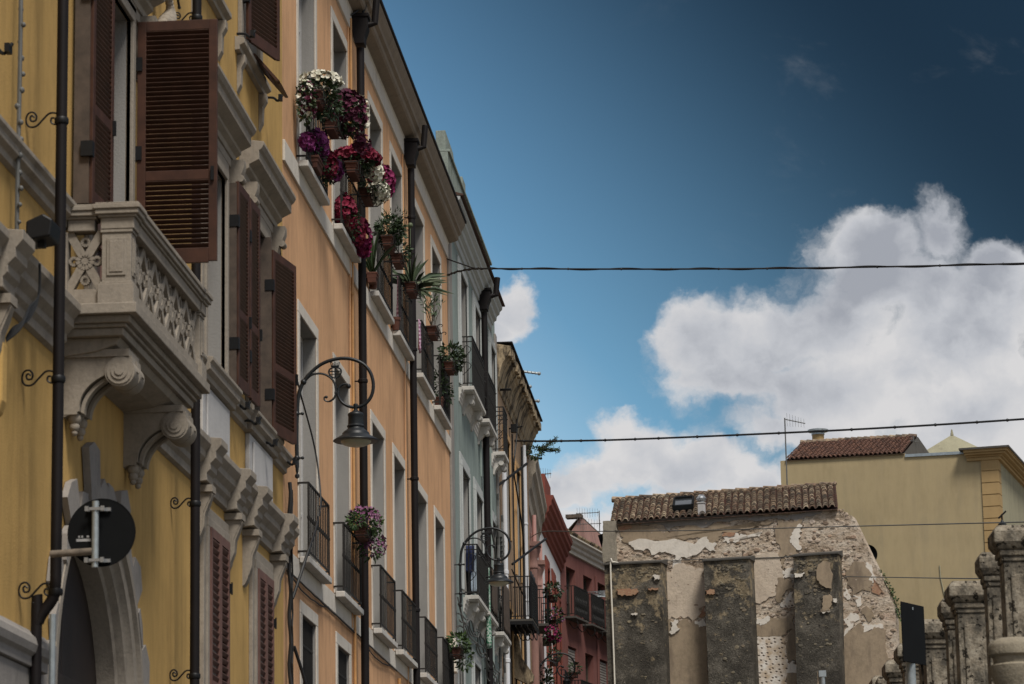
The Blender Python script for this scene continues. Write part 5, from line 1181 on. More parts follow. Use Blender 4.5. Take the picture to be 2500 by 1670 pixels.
tile_roof(mb, lambda p: (a0 - .3 + p[0], .3 - p[1] * math.cos(sl), b1 - .75 + p[1] * math.sin(sl) + p[2] + .0), a1 + 2.3 - a0, 2.1, .24, .45, .1, random.Random(3)); bh2.part(mb, 'roof', ['red roof tile', 'under tile'])

# ================================================================== CRUMBLING BUTTRESSED HOUSE
RU = R(-12.6)
_o = at_y(1475, 1274, 80.0)
Ub = Bld('ruined_building', 'old windowless house with peeling plaster, three sooty buttresses and a barrel tile roof', (_o.x, 80.0, 0), RU, 0.0)
def d4(x, y): return (1440 + x / 2.959, 1140 + y / 2.959)
def d5(x, y): return (1880 + x / 2.34, 1000 + y / 2.34)
def U4(x, y, n=0.0): return Ub.px(*d4(x, y), n)
def U5(x, y, n=0.0): return Ub.px(*d5(x, y), n)
def rough_poly(pts, rng, amp=.05, it=3):
    """break the straight runs of an outline into a ragged edge"""
    P = [Vector((p[0], p[1])) for p in pts]
    for k in range(it):
        Q = []
        for i in range(len(P)):
            a, c = P[i], P[(i + 1) % len(P)]; d = c - a; nrm = Vector((-d.y, d.x)); nrm = nrm.normalized() if nrm.length else nrm
            Q += [a, a + d * rng.uniform(.38, .62) + nrm * rng.gauss(0, 1) * min(amp, d.length * .22)]
        P = Q; amp *= .6
    return [(p.x, p.y) for p in P]
topL = U4(105, 395); corner = U4(1808, 302); st = [U4(1808, 350), U4(1890, 350), U4(2071, 725), U5(588, 860), U5(708, 1125)]
xr = st[-1][0] + .06
wallpoly = [(0.0, 0), (0.0, topL[1]), (U4(205, 392)[0], U4(205, 392)[1]), corner, st[0], st[1], st[2], st[3], st[4], (xr, 0)]
def rubble(mb, rng, k, u0, u1, z0, z1, n, m, smin=.03, smax=.11, ok=None):
    """stones showing through: flattened irregular lumps"""
    for _ in range(k):
        u, z = rng.uniform(u0, u1), rng.uniform(z0, z1)
        if ok and not ok(u, z): continue
        a = smin + (smax - smin) * rng.random() ** 2.2; hgt = a * rng.uniform(.4, .75); K = 7; ph = rng.uniform(0, 1); d = rng.uniform(.008, .026)
        o = [(u + a * rng.uniform(.75, 1.15) * math.cos(6.283 * (i + ph) / K), z + hgt * rng.uniform(.75, 1.15) * math.sin(6.283 * (i + ph) / K)) for i in range(K)]
        i_ = [(u + (p[0] - u) * .62, z + (p[1] - z) * .62) for p in o]
        mb.add([(p[0], n - .01, p[1]) for p in o] + [(p[0], n + d * rng.uniform(.7, 1.1), p[1]) for p in i_], [(j, (j + 1) % K, K + (j + 1) % K, K + j) for j in range(K)] + [tuple(range(K, 2 * K))], m)
mb = MB().prism(wallpoly, -.55, 0, axis='n'); slope = lambda u, z: not (u > st[1][0] - .1 and z > st[1][1] - .2 - (u - st[1][0]) * (st[1][1] - st[4][1]) / (st[4][0] - st[1][0]))
rubble(mb, random.Random(101), 1700, .15, xr - .1, 9.4, topL[1] - .05, 0, 1, ok=slope)
Ub.part(mb, 'wall', ['rubble wall', 'wall stones'])
mb = MB(); rq = ((.05, -.56), (corner[0] - .05, -.56), (corner[0] - 1.25, -6), (-1.15, -6)); rz_ = (topL[1] - .1, corner[1] - .1, corner[1] - .1, topL[1] - .1)
mb.add([(u, n, 0) for u, n in rq] + [(u, n, z) for (u, n), z in zip(rq, rz_)], [(0, 3, 2, 1), (4, 5, 6, 7), (0, 1, 5, 4), (1, 2, 6, 5), (2, 3, 7, 6), (3, 0, 4, 7)]); Ub.part(mb, 'rear_wall', 'tan plaster')
# roof: eave just above the wall's head, ridge behind
e0, e1 = U4(150, 390), U4(1800, 300); rg0, rg1 = U4(190, 228), U4(1785, 135)
SL = R(22); Lr = 2.65
ez0, ez1 = e0[1] - .06, e1[1] + .02
def RT(p):
    f = p[0] / (e1[0] - e0[0]); return (e0[0] + p[0] - .21 * p[1] * math.cos(SL), .12 - p[1] * math.cos(SL), ez0 + (ez1 - ez0) * f + p[1] * math.sin(SL) + p[2])
mb = MB(); tile_roof(mb, RT, e1[0] - e0[0], Lr, .168, .27, .066, random.Random(12))
roof = Ub.part(mb, 'roof', ['old roof tile', 'under tile'])
mb = MB(); W_ = e1[0] - e0[0]
mb.add([RT((0, 0, -.06)), RT((W_, 0, -.06)), RT((W_, Lr, -.06)), RT((0, Lr, -.06)), (RT((W_, Lr, -.06))[0] - .8, -6, ez1 - .4), (RT((0, Lr, -.06))[0] - .8, -6, ez0 - .4)], [(0, 1, 2, 3), (3, 2, 4, 5)])
Ub.part(mb, 'roof_deck', 'under tile', roof)
mb = MB(); r_ = random.Random(9); k = int(W_ / .36)
for i in range(k + 1):
    x = W_ * i / k; a = Vector(RT((x - .06, Lr, .0))); c = Vector(RT((min(x + .36, W_), Lr, .0))); mb.tube([a + Vector((0, 0, .01)), c - Vector((0, 0, .02))], [.085, .072], 9)
Ub.part(mb, 'ridge_tile', 'old roof tile', roof)
mb = MB().prism([(e0[0], ez0 - .05), (e0[0], ez0 - .05), (e0[0] - .02, ez0 - .2)], 0, .01, axis='n')
sk0 = U4(690, 295, -1.2)
sx0 = W_ * .278; sx1 = W_ * .370
def sbox(mb, x0, x1, y0, y1, h0, h1): mb.add([RT((x, y, h)) for h in (h0, h1) for x, y in ((x0, y0), (x1, y0), (x1, y1), (x0, y1))], [(0, 3, 2, 1), (4, 5, 6, 7), (0, 1, 5, 4), (1, 2, 6, 5), (2, 3, 7, 6), (3, 0, 4, 7)])
mb = MB(); sbox(mb, sx0, sx0 + .05, .62, 1.55, .06, .20); sbox(mb, sx1 - .05, sx1, .62, 1.55, .06, .20); sbox(mb, sx0 + .05, sx1 - .05, .62, .72, .06, .18); sbox(mb, sx0 + .05, sx1 - .05, 1.45, 1.55, .06, .22)
sk = Ub.part(mb, 'skylight', 'sign back', roof)
mb = MB(); sbox(mb, sx0 + .03, sx1 - .03, .7, 1.5, .14, .165); Ub.part(mb, 'pane', 'glass', sk)
b0 = RT((W_ * .408, .32, 0)); vx = b0[0]
mb = MB().box(vx - .085, vx + .085, b0[1] - .085, b0[1] + .085, b0[2] - .1, b0[2] + .25).box(vx - .10, vx + .10, b0[1] - .10, b0[1] + .10, b0[2] + .25, b0[2] + .28); ch = Ub.part(mb, 'chimney', 'panel white', roof, bevel=.01)
mb = MB().lathe((vx, b0[1], b0[2] + .28), [(.07, 0), (.07, .03), (.10, .04), (.115, .10), (.10, .15), (.05, .19), (.01, .20)], 18)
for k in range(14): a = 2 * math.pi * k / 14; mb.tube([(vx + .10 * math.cos(a), b0[1] + .10 * math.sin(a), b0[2] + .32), (vx + .12 * math.cos(a + .3), b0[1] + .12 * math.sin(a + .3), b0[2] + .39), (vx + .05 * math.cos(a + .6), b0[1] + .05 * math.sin(a + .6), b0[2] + .48)], .009, 5)
Ub.part(mb, 'chimney_cowl', 'aluminium', ch)
# buttresses (battered sides, thin dark capping)
BUT = [((105, 712), (515, 692), (545, 1568), (135, 1568)), ((820, 685), (1150, 665), (1190, 1568), (862, 1568)), ((1470, 650), (1788, 628), (1815, 1568), (1498, 1568))]
for k, (tl_, tr_, br_, bl_) in enumerate(BUT):
    n = .56
    TL_, TR_, BR_, BL_ = (U4(*q, n) for q in (tl_, tr_, br_, bl_))
    f = lambda t, b: t[0] + (b[0] - t[0]) * (t[1]) / (t[1] - b[1])
    x0b, x1b = f(TL_, BL_), f(TR_, BR_)
    mb = MB(); N_ = 12
    mb.add([(x0b, 0, 0), (x1b, 0, 0), (x1b, n + .2, 0), (x0b, n + .2, 0), (TL_[0], 0, TL_[1]), (TR_[0], 0, TR_[1]), (TR_[0], n, TR_[1]), (TL_[0], n, TL_[1])],
           [(0, 3, 2, 1), (4, 5, 6, 7), (0, 1, 5, 4), (1, 2, 6, 5), (2, 3, 7, 6), (3, 0, 4, 7)])
    rg = random.Random(200 + k); lean = lambda z: n + .2 * (1 - z / TL_[1])
    for _ in range(130):
        z = TL_[1] - .12 - 3.2 * rg.random() ** 2.4; rubble(mb, rg, 1, max(TL_[0], x0b) + .08, min(TR_[0], x1b) - .08, z, z, lean(z) - .004, 1, .02, .085)
    bt_ = Ub.part(mb, 'buttress', ['sooty render', 'soot stones'])
    mb = MB().add([(TL_[0] - .03, 0, TL_[1] + .003), (TR_[0] + .03, 0, TR_[1] + .003), (TR_[0] + .03, n + .05, TR_[1] + .003), (TL_[0] - .03, n + .05, TL_[1] + .003), (TL_[0] - .03, 0, TL_[1] + .16), (TR_[0] + .03, 0, TR_[1] + .16), (TR_[0] + .03, n + .05, TR_[1] + .04), (TL_[0] - .03, n + .05, TL_[1] + .04)],
           [(0, 3, 2, 1), (4, 5, 6, 7), (0, 1, 5, 4), (1, 2, 6, 5), (2, 3, 7, 6), (3, 0, 4, 7)])
    Ub.part(mb, 'capping', 'grey cap', bt_)
# what is left of the plaster coat: raised, ragged sheets
def patch(pts, mat, th, seed, amp=.06, n0=.0, name='plaster_patch', bev=.008):
    mb = MB().prism(rough_poly(pts, random.Random(seed), amp), n0 + .001, n0 + th, axis='n'); return Ub.part(mb, name, mat)
P4 = lambda *a: [U4(*q) for q in a]
P5 = lambda *a: [U5(*q) for q in a]
patch(P4((205, 395), (1100, 345), (1680, 315), (1690, 335), (1560, 360), (1480, 400), (1350, 370), (1160, 385), (900, 400), (620, 430), (580, 470), (420, 420), (215, 425)), 'grey stone', .02, 1, .05)
patch(P4((215, 430), (420, 425), (580, 475), (700, 420), (960, 410), (1180, 395), (1330, 400), (1180, 440), (960, 470), (930, 540), (870, 560), (850, 510), (640, 515), (500, 530), (330, 545), (230, 530)), 'tan plaster', .022, 2, .07)
patch(P4((1350, 385), (1470, 405), (1530, 370), (1500, 470), (1470, 520), (1490, 600), (1480, 650), (1370, 655), (1372, 560), (1340, 480)), 'tan plaster', .024, 3, .05)
patch(P4((1455, 500), (1520, 410), (1535, 470), (1532, 590), (1490, 590), (1460, 550)), 'white scrap', .03, 4, .05)
patch(P4((280, 545), (640, 525), (830, 505), (860, 540), (920, 560), (910, 610), (740, 640), (700, 660), (560, 620), (420, 590), (300, 570)), 'white scrap', .03, 5, .09)
patch(P4((1000, 480), (1110, 490), (1250, 470), (1220, 505), (1080, 530), (960, 540), (975, 500)), 'white scrap', .016, 6, .07)
patch(P4((970, 478), (1050, 476), (1040, 500), (960, 505)), 'old brick', .03, 7, .02)
patch(P4((206, 432), (300, 420), (310, 440), (260, 452), (200, 452)), 'old brick', .03, 8, .02)
patch(P4((600, 665), (665, 660), (665, 730), (600, 735)), 'white scrap', .016, 9, .03)
patch(P4((545, 760), (600, 735), (830, 740), (838, 1000), (780, 1090), (640, 1090), (545, 1085)), 'cream plaster', .022, 10, .12)
patch(P4((545, 1100), (690, 1095), (760, 1130), (845, 1155), (865, 1568), (865, 2200), (545, 2200), (545, 1568)), 'tan plaster', .03, 11, .05)
patch(P4((760, 1115), (842, 1080), (845, 1150), (790, 1160)), 'white scrap', .035, 12, .05)
patch(P4((780, 1060), (838, 1000), (842, 1075), (800, 1090)), 'old brick', .012, 13, .04)
patch(P4((585, 1120), (640, 1110), (655, 1170), (620, 1205), (580, 1190), (600, 1150)), 'white scrap', .036, 14, .05, .03)
patch(P4((1160, 680), (1380, 665), (1390, 740), (1340, 850), (1345, 930), (1180, 960), (1170, 820)), 'cream plaster', .022, 15, .12)
patch(P4((1360, 800), (1460, 815), (1478, 880), (1420, 890), (1400, 950), (1360, 980), (1345, 880)), 'tan plaster', .03, 16, .05)
patch(P4((1390, 750), (1475, 740), (1478, 800), (1400, 805)), 'white scrap', .025, 17, .05)
patch(P4((1370, 660), (1410, 658), (1415, 730), (1395, 740)), 'tan plaster', .024, 18, .03)
patch(P4((1370, 990), (1470, 900), (1482, 1000), (1380, 1010)), 'chipped white plaster', .018, 19, .05)
patch(P4((1175, 1100), (1300, 1090), (1480, 1060), (1490, 1190), (1420, 1195), (1400, 1215), (1195, 1215), (1180, 1160)), 'tan plaster', .03, 20, .05)
patch(P4((1210, 1095), (1305, 1088), (1290, 1120), (1230, 1145), (1205, 1130)), 'white scrap', .036, 21, .05)
patch(P4((1200, 1235), (1340, 1210), (1385, 1225), (1420, 1300), (1425, 1568), (1440, 2200), (1200, 2200), (1190, 1400)), 'chipped white plaster', .028, 22, .05)
patch(P4((1430, 1215), (1490, 1195), (1498, 1400), (1425, 1420), (1420, 1290)), 'tan plaster', .026, 23, .04)
patch(P4((1425, 1425), (1480, 1408), (1498, 1440), (1498, 1490), (1425, 1490)), 'white scrap', .034, 24, .03)
patch(P4((1425, 1495), (1500, 1495), (1510, 2200), (1445, 2200)), 'tan plaster', .026, 25, .04)
patch(P4((1845, 740), (1930, 685), (2040, 775), (2030, 900), (1890, 935), (1860, 850)), 'tan plaster', .02, 26, .06)
patch(P4((1970, 1020), (2060, 1010), (2065, 1090), (2000, 1100), (1965, 1060)), 'tan plaster', .02, 27, .05)
patch(P5((415, 1310), (520, 1215), (535, 1270), (600, 1240), (655, 1260), (660, 1350), (690, 1440), (690, 2200), (425, 2200)), 'tan plaster', .03, 28, .06)
patch(P5((525, 1215), (600, 1225), (650, 1250), (530, 1272)), 'white scrap', .02, 29, .05)
patch(P4((1840, 870), (1890, 940), (1960, 930), (1960, 1000), (1930, 1010), (1860, 960)), 'white scrap', .014, 30, .06)
patch(P5((555, 870), (610, 960), (590, 990), (545, 900)), 'white scrap', .014, 31, .05)
patch(P5((420, 1200), (490, 1160), (510, 1200), (440, 1290), (415, 1300)), 'white scrap', .02, 32, .06)
patch(P5((590, 960), (650, 1050), (620, 1060), (580, 1020)), 'old brick', .02, 33, .03)
patch(P4((105, 470), (195, 465), (203, 690), (110, 698)), 'sooty render', .16, 34, .015).data.materials[0] = MATS['gritty render']
patch(P4((107, 398), (205, 394), (203, 462), (107, 466)), 'gritty render', .17, 35, .01)
for pts, mt, sd in ((((195, 885), (345, 880), (350, 905), (290, 930), (215, 925)), 'old brick', 40), (((420, 875), (495, 872), (490, 890), (425, 890)), 'old brick', 41), (((450, 790), (505, 785), (500, 815), (465, 825)), 'white scrap', 42), (((835, 890), (900, 885), (905, 915), (840, 925)), 'old brick', 43), (((1480, 770), (1555, 765), (1540, 785), (1485, 800)), 'white scrap', 45), (((1690, 930), (1740, 925), (1745, 1000), (1735, 1050), (1670, 1050), (1685, 1010)), 'tan plaster', 46), (((1670, 1025), (1730, 1030), (1735, 1050), (1680, 1052)), 'white scrap', 47), (((1655, 700), (1740, 690), (1745, 880), (1660, 840)), 'tan plaster', 48), (((1760, 950), (1785, 945), (1785, 980), (1762, 975)), 'white scrap', 49), (((300, 1060), (345, 1055), (330, 1072), (300, 1068)), 'white scrap', 50)):
    nn = .60
    mb = MB()
    pl = rough_poly([Ub.px(*d4(*q), nn) for q in pts], random.Random(sd), .04)
    mb.prism(pl, .54, .633, axis='n'); Ub.part(mb, 'bare_patch', mt)
mb = MB(); q0 = U4(180, 1568, .68); q1 = U4(150, 740, .64)
mb.tube(bez([(q0[0] + .1, .80, 0), (q0[0], .68, q0[1]), (q1[0], .64, q1[1]), (q1[0] + .06, .64, q1[1] + .18), (U4(200, 690, .54)[0], .3, U4(200, 690, .54)[1])], 6), .021, 8)
Ub.part(mb, 'drainpipe', 'white box', smooth=True)
lw = [U4(*p, .02) for p in ((215, 690), (560, 680), (820, 665), (1150, 660), (1480, 648))]
Ub.part(MB().tube([(u, .035, z) for u, z in lw], .010, 5), 'wall_cable', 'cable grey')
Ub.part(MB().prism([(p[0], p[1]) for p in (U4(50, 490), U4(100, 472), U4(100, 620), U4(88, 610))], -.5, -.1, axis='n'), 'gutter_end', 'sign back')
ds_ = empty('satellite_dish', Ub.w(U5(548, 818)[0] - .1, -.70, U5(548, 818)[1] + .05), RU, 'dark satellite dish behind the sloping edge of the crumbling wall', 'satellite dish')
mb = MB(); K = 24
for r, dy in ((.26, .0), (.22, .03), (.13, .055), (.02, .065)): mb.add([(r * math.cos(2 * math.pi * i / K), -dy, r * math.sin(2 * math.pi * i / K)) for i in range(K)], [])
mb.f += [(a * K + i, a * K + (i + 1) % K, (a + 1) * K + (i + 1) % K, (a + 1) * K + i) for a in range(3) for i in range(K)]; mb.mi += [0] * 3 * K
mb.build('dish', 'sign back', ds_, smooth=True); MB().tube([(0, -.06, 0), (0, -.18, -.05), (0, -.2, -.9)], .025, 8).build('mount', 'galvanised', ds_)
iv = empty('ivy', Ub.w(U5(680, 1060)[0] + .02, -.25, U5(680, 1060)[1]), RU, 'green ivy creeping over the sloping right edge of the ruin', 'ivy')
mb = MB(); r_ = random.Random(77)
for k in range(9): t = k / 8; leaf_quads(mb, (-.25 + .5 * t, .0, .55 - 1.1 * t), (.08, .2, .10), 45, .075, r_)
mb.build('foliage', 'leaf green', iv); MB().tube([(-.3, .05, .6), (0, .04, .05), (.25, .05, -.6)], .015, 5).build('stem', 'bark', iv)

# ================================================================== YELLOW GABLE HOUSE
_g = at_y(1905, 1126, 100.0)
Gb = Bld('gable_house', 'tall blank mustard yellow house with a ribbed orange corner, behind the ruin', (_g.x, 100.0, 0), RU, 0.0)
def G5(x, y, n=0.0): return Gb.px(*d5(x, y), n)
xw = G5(1300, 300)[0]; xq = G5(1205, 300)[0]
gl, gm, gm2, gr_ = G5(58, 293), G5(770, 250), G5(772, 268), G5(1108, 252)
Gb.part(MB().prism([(0, 0), (0, gl[1]), gm, gm2, gr_, (xq, gr_[1]), (xq, 0)], -14, 0, axis='n'), 'wall', 'gable plaster')
mb = MB(); z = 2.0; zt = G5(1250, 285)[1]; q = G5(1200, 347)[1] - G5(1200, 415)[1]
zz = zt
while zz > 2:
    mb.box(xq + .0, xw + .02, -.5, .05, zz - q + .03, zz); zz -= q
mb.box(xq, xw, -.5, .02, 0, zt); Gb.part(mb, 'quoin', 'gable quoin')
# the side front, seen at a sharp angle, with its windows
mb = MB(); SW = [(2.6, 3.6), (6.2, 7.2), (9.6, 10.6)]
zs_ = (12.0, 15.6, 8.2, 11.0)
prev = .0
for a, c in SW + [(14, 14)]:
    mb.box(xq, xw, -a, -prev - (.5 if prev == 0 else 0), 0, zt)
    if a < 14:
        for (za, zb) in ((0, 8.4), (11.4, 13.0), (16.2, zt)): mb.box(xq, xw, -c, -a, za, zb)
        mb.box(xq, xw - .25, -c, -a, 8.4, 11.4).box(xq, xw - .25, -c, -a, 13.0, 16.2)
    prev = c
Gb.part(mb, 'side_wall', 'gable side')
for a, c in SW:
    for za, zb in ((8.4, 11.4), (13.0, 16.2)): Gb.part(MB().box(xw - .245, xw - .2, -c + .02, -a - .02, za + .02, zb - .02), 'window', 'brown dark wood')
ct = G5(1325, 228); cb = G5(1300, 285)
cl = G5(1108, 240)[0]
mb = MB()
h_ = ct[1] - cb[1]
for k, (o_, z0, z1) in enumerate(((.10, 0, .3), (.16, .3, .5), (.28, .5, .72), (.36, .72, .93), (.40, .93, 1.0))):
    mb.box(cl + .1 - o_ * .2, xw + o_, -14, o_, cb[1] + h_ * z0 + (.001 if k else 0), cb[1] + h_ * z1)
Gb.part(mb, 'cornice', 'gable quoin', bevel=.01)
Gb.part(MB().box(cl - .1, xw + .43, -14, .43, ct[1] + .001, ct[1] + .06), 'gutter', 'grey cap')
fl_ = [G5(772, 262), G5(1108, 244)]
Gb.part(MB().prism([(fl_[0][0], fl_[0][1] - .06), (fl_[1][0], fl_[1][1] - .06), (fl_[1][0], fl_[1][1] + .03), (fl_[0][0], fl_[0][1] + .03)], -.2, .05, axis='n'), 'flashing', 'galvanised')
# tiled roof rising behind the wall head
ge0, ge1 = G5(62, 290), G5(768, 250)
gW = ge1[0] - ge0[0]; SG = R(20)
def GT(p): f = p[0] / gW; return (ge0[0] + .15 + p[0], .06 - p[1] * math.cos(SG), ge0[1] + (ge1[1] - ge0[1]) * f + p[1] * math.sin(SG) + p[2])
mb = MB(); mb.add([GT((0, 0, -.04)), GT((gW - .15, 0, -.04)), GT((gW - .15, 2.9, -.04)), GT((0, 2.9, -.04))], [(0, 1, 2, 3)], 1); tile_roof(mb, GT, gW - .15, 2.9, .15, .3, .062, random.Random(21)); groof = Gb.part(mb, 'roof', ['red roof tile', 'under tile'])
mb = MB()
for i in range(18): x = (gW - .2) * i / 18; mb.tube([GT((x - .04, 2.9, .02)), GT((x + gW / 18, 2.9, .0))], [.10, .085], 8)
Gb.part(mb, 'ridge_tile', 'old roof tile', groof)
mb = MB(); r0, r1 = GT((gW - .15, 0, 0)), GT((gW - .15, 2.9, 0))
mb.prism([(-r0[1] * -1, 0)], 0, 0) if False else None
for q in ([r0, r1, (r1[0] + .45, -5.5, r0[2])], [GT((0, 0, -.05)), GT((-.0, 2.9, -.02)), (GT((0, 0, 0))[0] - .25, -5.5, ge0[1])]): Gb.part(MB().add(q, [(0, 1, 2)]), 'hip_end', 'grey cap', groof)
cx_, cz_ = Gb.px(*d5(276, 200), -3.4)
mb = MB().lathe((cx_, -3.4, cz_ - 1.2), [(.20, 0), (.20, 1.2), (.23, 1.21), (.23, 1.30), (.20, 1.32), (.20, 1.52)], 16); Gb.part(mb, 'chimney', 'gable quoin', groof, smooth=True)
Gb.part(MB().lathe((cx_, -3.4, cz_ + .32), [(.22, .0), (.22, .10), (.34, .11), (.345, .17), (.10, .22), (.01, .23)], 16), 'chimney_cowl', 'galvanised', groof, smooth=True)
# low pyramid roof of a tower behind
pa, pb, pc = Gb.px(*d5(835, 250), -6), Gb.px(*d5(1012, 135), -6), Gb.px(*d5(1222, 228), -6)
mb = MB().add([(pa[0], -6, pa[1] - .1), (pc[0] + .1, -6, pa[1] - .1), (pc[0] + .1, -8.4, pa[1] - .1), (pa[0], -8.4, pa[1] - .1), (pb[0], -7.0, pb[1] + .12)], [(0, 1, 4), (1, 2, 4), (2, 3, 4), (3, 0, 4)])
mb.tube([(pb[0], -7, pb[1] + .1), (pb[0], -7, pb[1] + .3)], [.06, .02], 8); Gb.part(mb, 'pyramid_roof', 'gable side')
Gb.part(MB().tube([(G5(970, 890)[0], .02, G5(970, 890)[1]), (G5(975, 960)[0], .02, G5(975, 960)[1]), (G5(1000, 1075)[0], .02, G5(1000, 1075)[1])], .02, 5), 'wall_cable', 'gable side')
hb = Bld('far_house', 'roof corner with red tiles at the right edge beyond the mustard house', (10.0, 118, 0), RU, 0.0)
q0 = hb.px(2473, 1145); mb = MB().box(q0[0], q0[0] + 5, -6, 0, 4, q0[1] - .9); hb.part(mb, 'wall', 'gable side')
mb = MB(); tile_roof(mb, lambda p: (q0[0] - .2 + p[0], .2 - p[1] * .8, q0[1] - .95 + p[1] * .6 + p[2]), 5, 1.6, .25, .42, .1, random.Random(23)); hb.part(mb, 'roof', ['red roof tile', 'under tile'])
# street lantern peeping over the balustrade on the right
pl_ = at_y(2448, 1300, 44); ln = empty('hanging_lantern', pl_, 0, 'dark lantern slung on the wire above the stone posts at the right edge', 'lantern')
MB().lathe((0, 0, -.06), [(.15, 0), (.11, .04), (.06, .07), (.055, .15), (.06, .18), (.03, .2), (.015, .23)], 18).build('lamp_shade', 'lamp paint', ln, smooth=True)
MB().tube([(0, 0, .15), (0, 0, .26)], .012, 6).tube([(-.05, 0, .2), (.06, 0, .3)], .014, 6).build('hook', 'iron', ln)

# ================================================================== STONE BALUSTRADE ON THE RIGHT
POSTS = [(2444, 1290, 30.0), (2403, 1337, 31.3), (2333, 1418, 33.9), (2309, 1459, 34.8), (2256, 1517, 37.2), (2245, 1564, 37.7), (2206, 1590, 39.6), (2175, 1615, 41.5), (2153, 1645, 42.8), (2143, 1658, 43.4)]
pts = [at_y(*p) for p in POSTS]
b0, b1 = pts[0], pts[-1]; dirv = (b1 - b0); ba = math.atan2(dirv.y, dirv.x)
tw = Bld('terrace_wall', 'stone terrace wall carrying the row of weathered posts', (b0.x + .45, b0.y - 6, 0), ba, 0.0, 'wall')
tw.part(MB().box(-1, 24, -.5, 0, 0, 3.6).box(-1, 24, -.56, .06, 3.6, 3.8), 'wall', 'balustrade stone', bevel=.02)
ORD = ['nearest tall', 'second', 'third', 'fourth', 'fifth', 'sixth', 'seventh', 'eighth', 'ninth', 'farthest']
for k, p in enumerate(pts):
    slim = k in (1, 3, 5, 8); w = .125 if slim else .16
    e_ = empty('stone_post', (p.x + w * .9, p.y, 3.8), ba - R(90) , f'{ORD[k]} weathered stone post of the balustrade counted from the right edge, {"slimmer shaft" if slim else "broad capped shaft"}', 'post', 'weathered stone posts on the terrace')
    H = 6.18 - 3.8 - (.06 if slim else 0)
    mb = MB().box(-w, w, -w, w, 0, H - .34).box(-w * 1.25, w * 1.25, -w * 1.25, w * 1.25, 0, .14); mb.box(-w * .62, w * .62, -w - .02, w + .02, .28, H - .46)
    mb.build('shaft', 'balustrade stone', e_, bevel=.012)
    mb = MB().box(-w * 1.10, w * 1.10, -w * 1.10, w * 1.10, H - .34, H - .29).box(-w * 1.22, w * 1.22, -w * 1.22, w * 1.22, H - .289, H - .23)
    mb.add([(sx * w * a, sy_ * w * a, zz) for zz, a in ((H - .229, 1.28), (H - .16, 1.55), (H - .06, 1.55), (H, 1.30)) for sx, sy_ in ((-1, -1), (1, -1), (1, 1), (-1, 1))],
           [(0, 3, 2, 1), (12, 13, 14, 15)] + [(r * 4 + i, r * 4 + (i + 1) % 4, r * 4 + 4 + (i + 1) % 4, r * 4 + 4 + i) for r in range(3) for i in range(4)])
    mb.build('cap', 'balustrade stone', e_, bevel=.012)
up_ = at_y(2472, 1670, 26.5)
ur = empty('stone_finial', (up_.x + .02, up_.y, up_.z - .55), 0, 'pale rounded mossy stone finial in the bottom right corner', 'finial')
MB().lathe((0, 0, 0), [(.20, -.1), (.20, .3), (.16, .33), (.13, .42), (.17, .55), (.20, .64), (.205, .70), (.17, .72), (.175, .77), (.21, .79), (.215, .86), (.19, .90), (.12, .93), (.01, .935)], 28).build('finial', 'urn stone', ur, smooth=True)
MB().box(-.26, .26, -.26, .26, -4.2, -.1).build('pedestal', 'balustrade stone', ur, bevel=.015)

# ================================================================== SIGNS ON POLES
rs = at_y(2213, 1548, 36.0); sgn = empty('road_sign', (at_y(2222, 1600, 36).x, 36.0, 0), R(62), 'tall dark rectangular road sign seen obliquely from behind, on a galvanised pole', 'road sign')
MB().box(-.30, .30, .045, .06, rs.z - .34, rs.z + .34).build('plate', 'sign back', sgn, bevel=.012)
MB().tube([(0, 0, 0), (0, 0, rs.z + .27)], .055, 14).lathe((0, 0, rs.z + .27), [(.062, 0), (.062, .03), (.04, .05)], 14).build('pole', 'galvanised', sgn, smooth=True)
for dz in (-.22, .2): MB().box(-.09, .09, -.062, .045, rs.z + dz - .02, rs.z + dz + .02).build('clamp', 'galvanised', sgn)
t_ = at_y(2008, 1640, 62); sp2 = empty('pole_top', (t_.x, t_.y, 0), 0, 'top of a short grey green pole in front of the third buttress', 'pole')
MB().tube([(0, 0, 0), (0, 0, t_.z)], .045, 10).box(-.07, .07, -.05, .05, t_.z - .1, t_.z + .02).build('pole', 'galvanised', sp2); MB().prism([(-.13, t_.z - 1.2), (-.07, t_.z - 1.2), (-.08, t_.z - .15), (-.10, t_.z + .04)], -.03, .0, axis='n').build('board', 'tan plaster', sp2)

# ================================================================== AERIALS AND WIRES
def thing_mesh(mb, name, mat, label, cat, group=None, smooth=False): return tag(mb.build(name, mat, smooth=smooth), label, cat, group)
def aerial(px0, py0, px1, py1, y, label, boom=None, elems=9, r=.018):
    """mast from (px0,py0) up to (px1,py1); boom: list of (px a, py a, px b, py b)"""
    a, b_ = at_y(px0, py0, y), at_y(px1, py1, y); e_ = empty('tv_aerial', a, 0, label, 'TV aerial')
    MB().tube([(0, 0, 0), (0, 0, (b_ - a).z)], r, 6).build('mast', 'cable grey', e_)
    for (xa, ya, xb, yb) in boom or []:
        p, q = at_y(xa, ya, y) - a, at_y(xb, yb, y) - a; p.y = q.y = 0
        mb = MB(); mb.tube([(p.x, 0, p.z), (q.x, 0, q.z)], r * .8, 6)
        for k in range(elems):
            t = (k + .5) / elems; c = p.lerp(q, t); h = .22 * (1 - .4 * t)
            mb.tube([(c.x, -.0, c.z - h), (c.x, 0, c.z + h)], .006, 4); mb.tube([(c.x, -h, c.z), (c.x, h, c.z)], .006, 4)
        mb.build('boom', 'cable grey', e_)
    return e_
aerial(1464, 1300, 1464, 1247, 112, 'twin boom TV aerial on a thin mast left of the ruin roof', [(1406, 1254, 1462, 1251), (1407, 1280, 1468, 1278)], 9)
aerial(1922, 1190, 1922, 1020, 98.5, 'slender TV mast with one short boom at the left end of the mustard house', [(1918, 1024, 1966, 1034)], 7, .022)
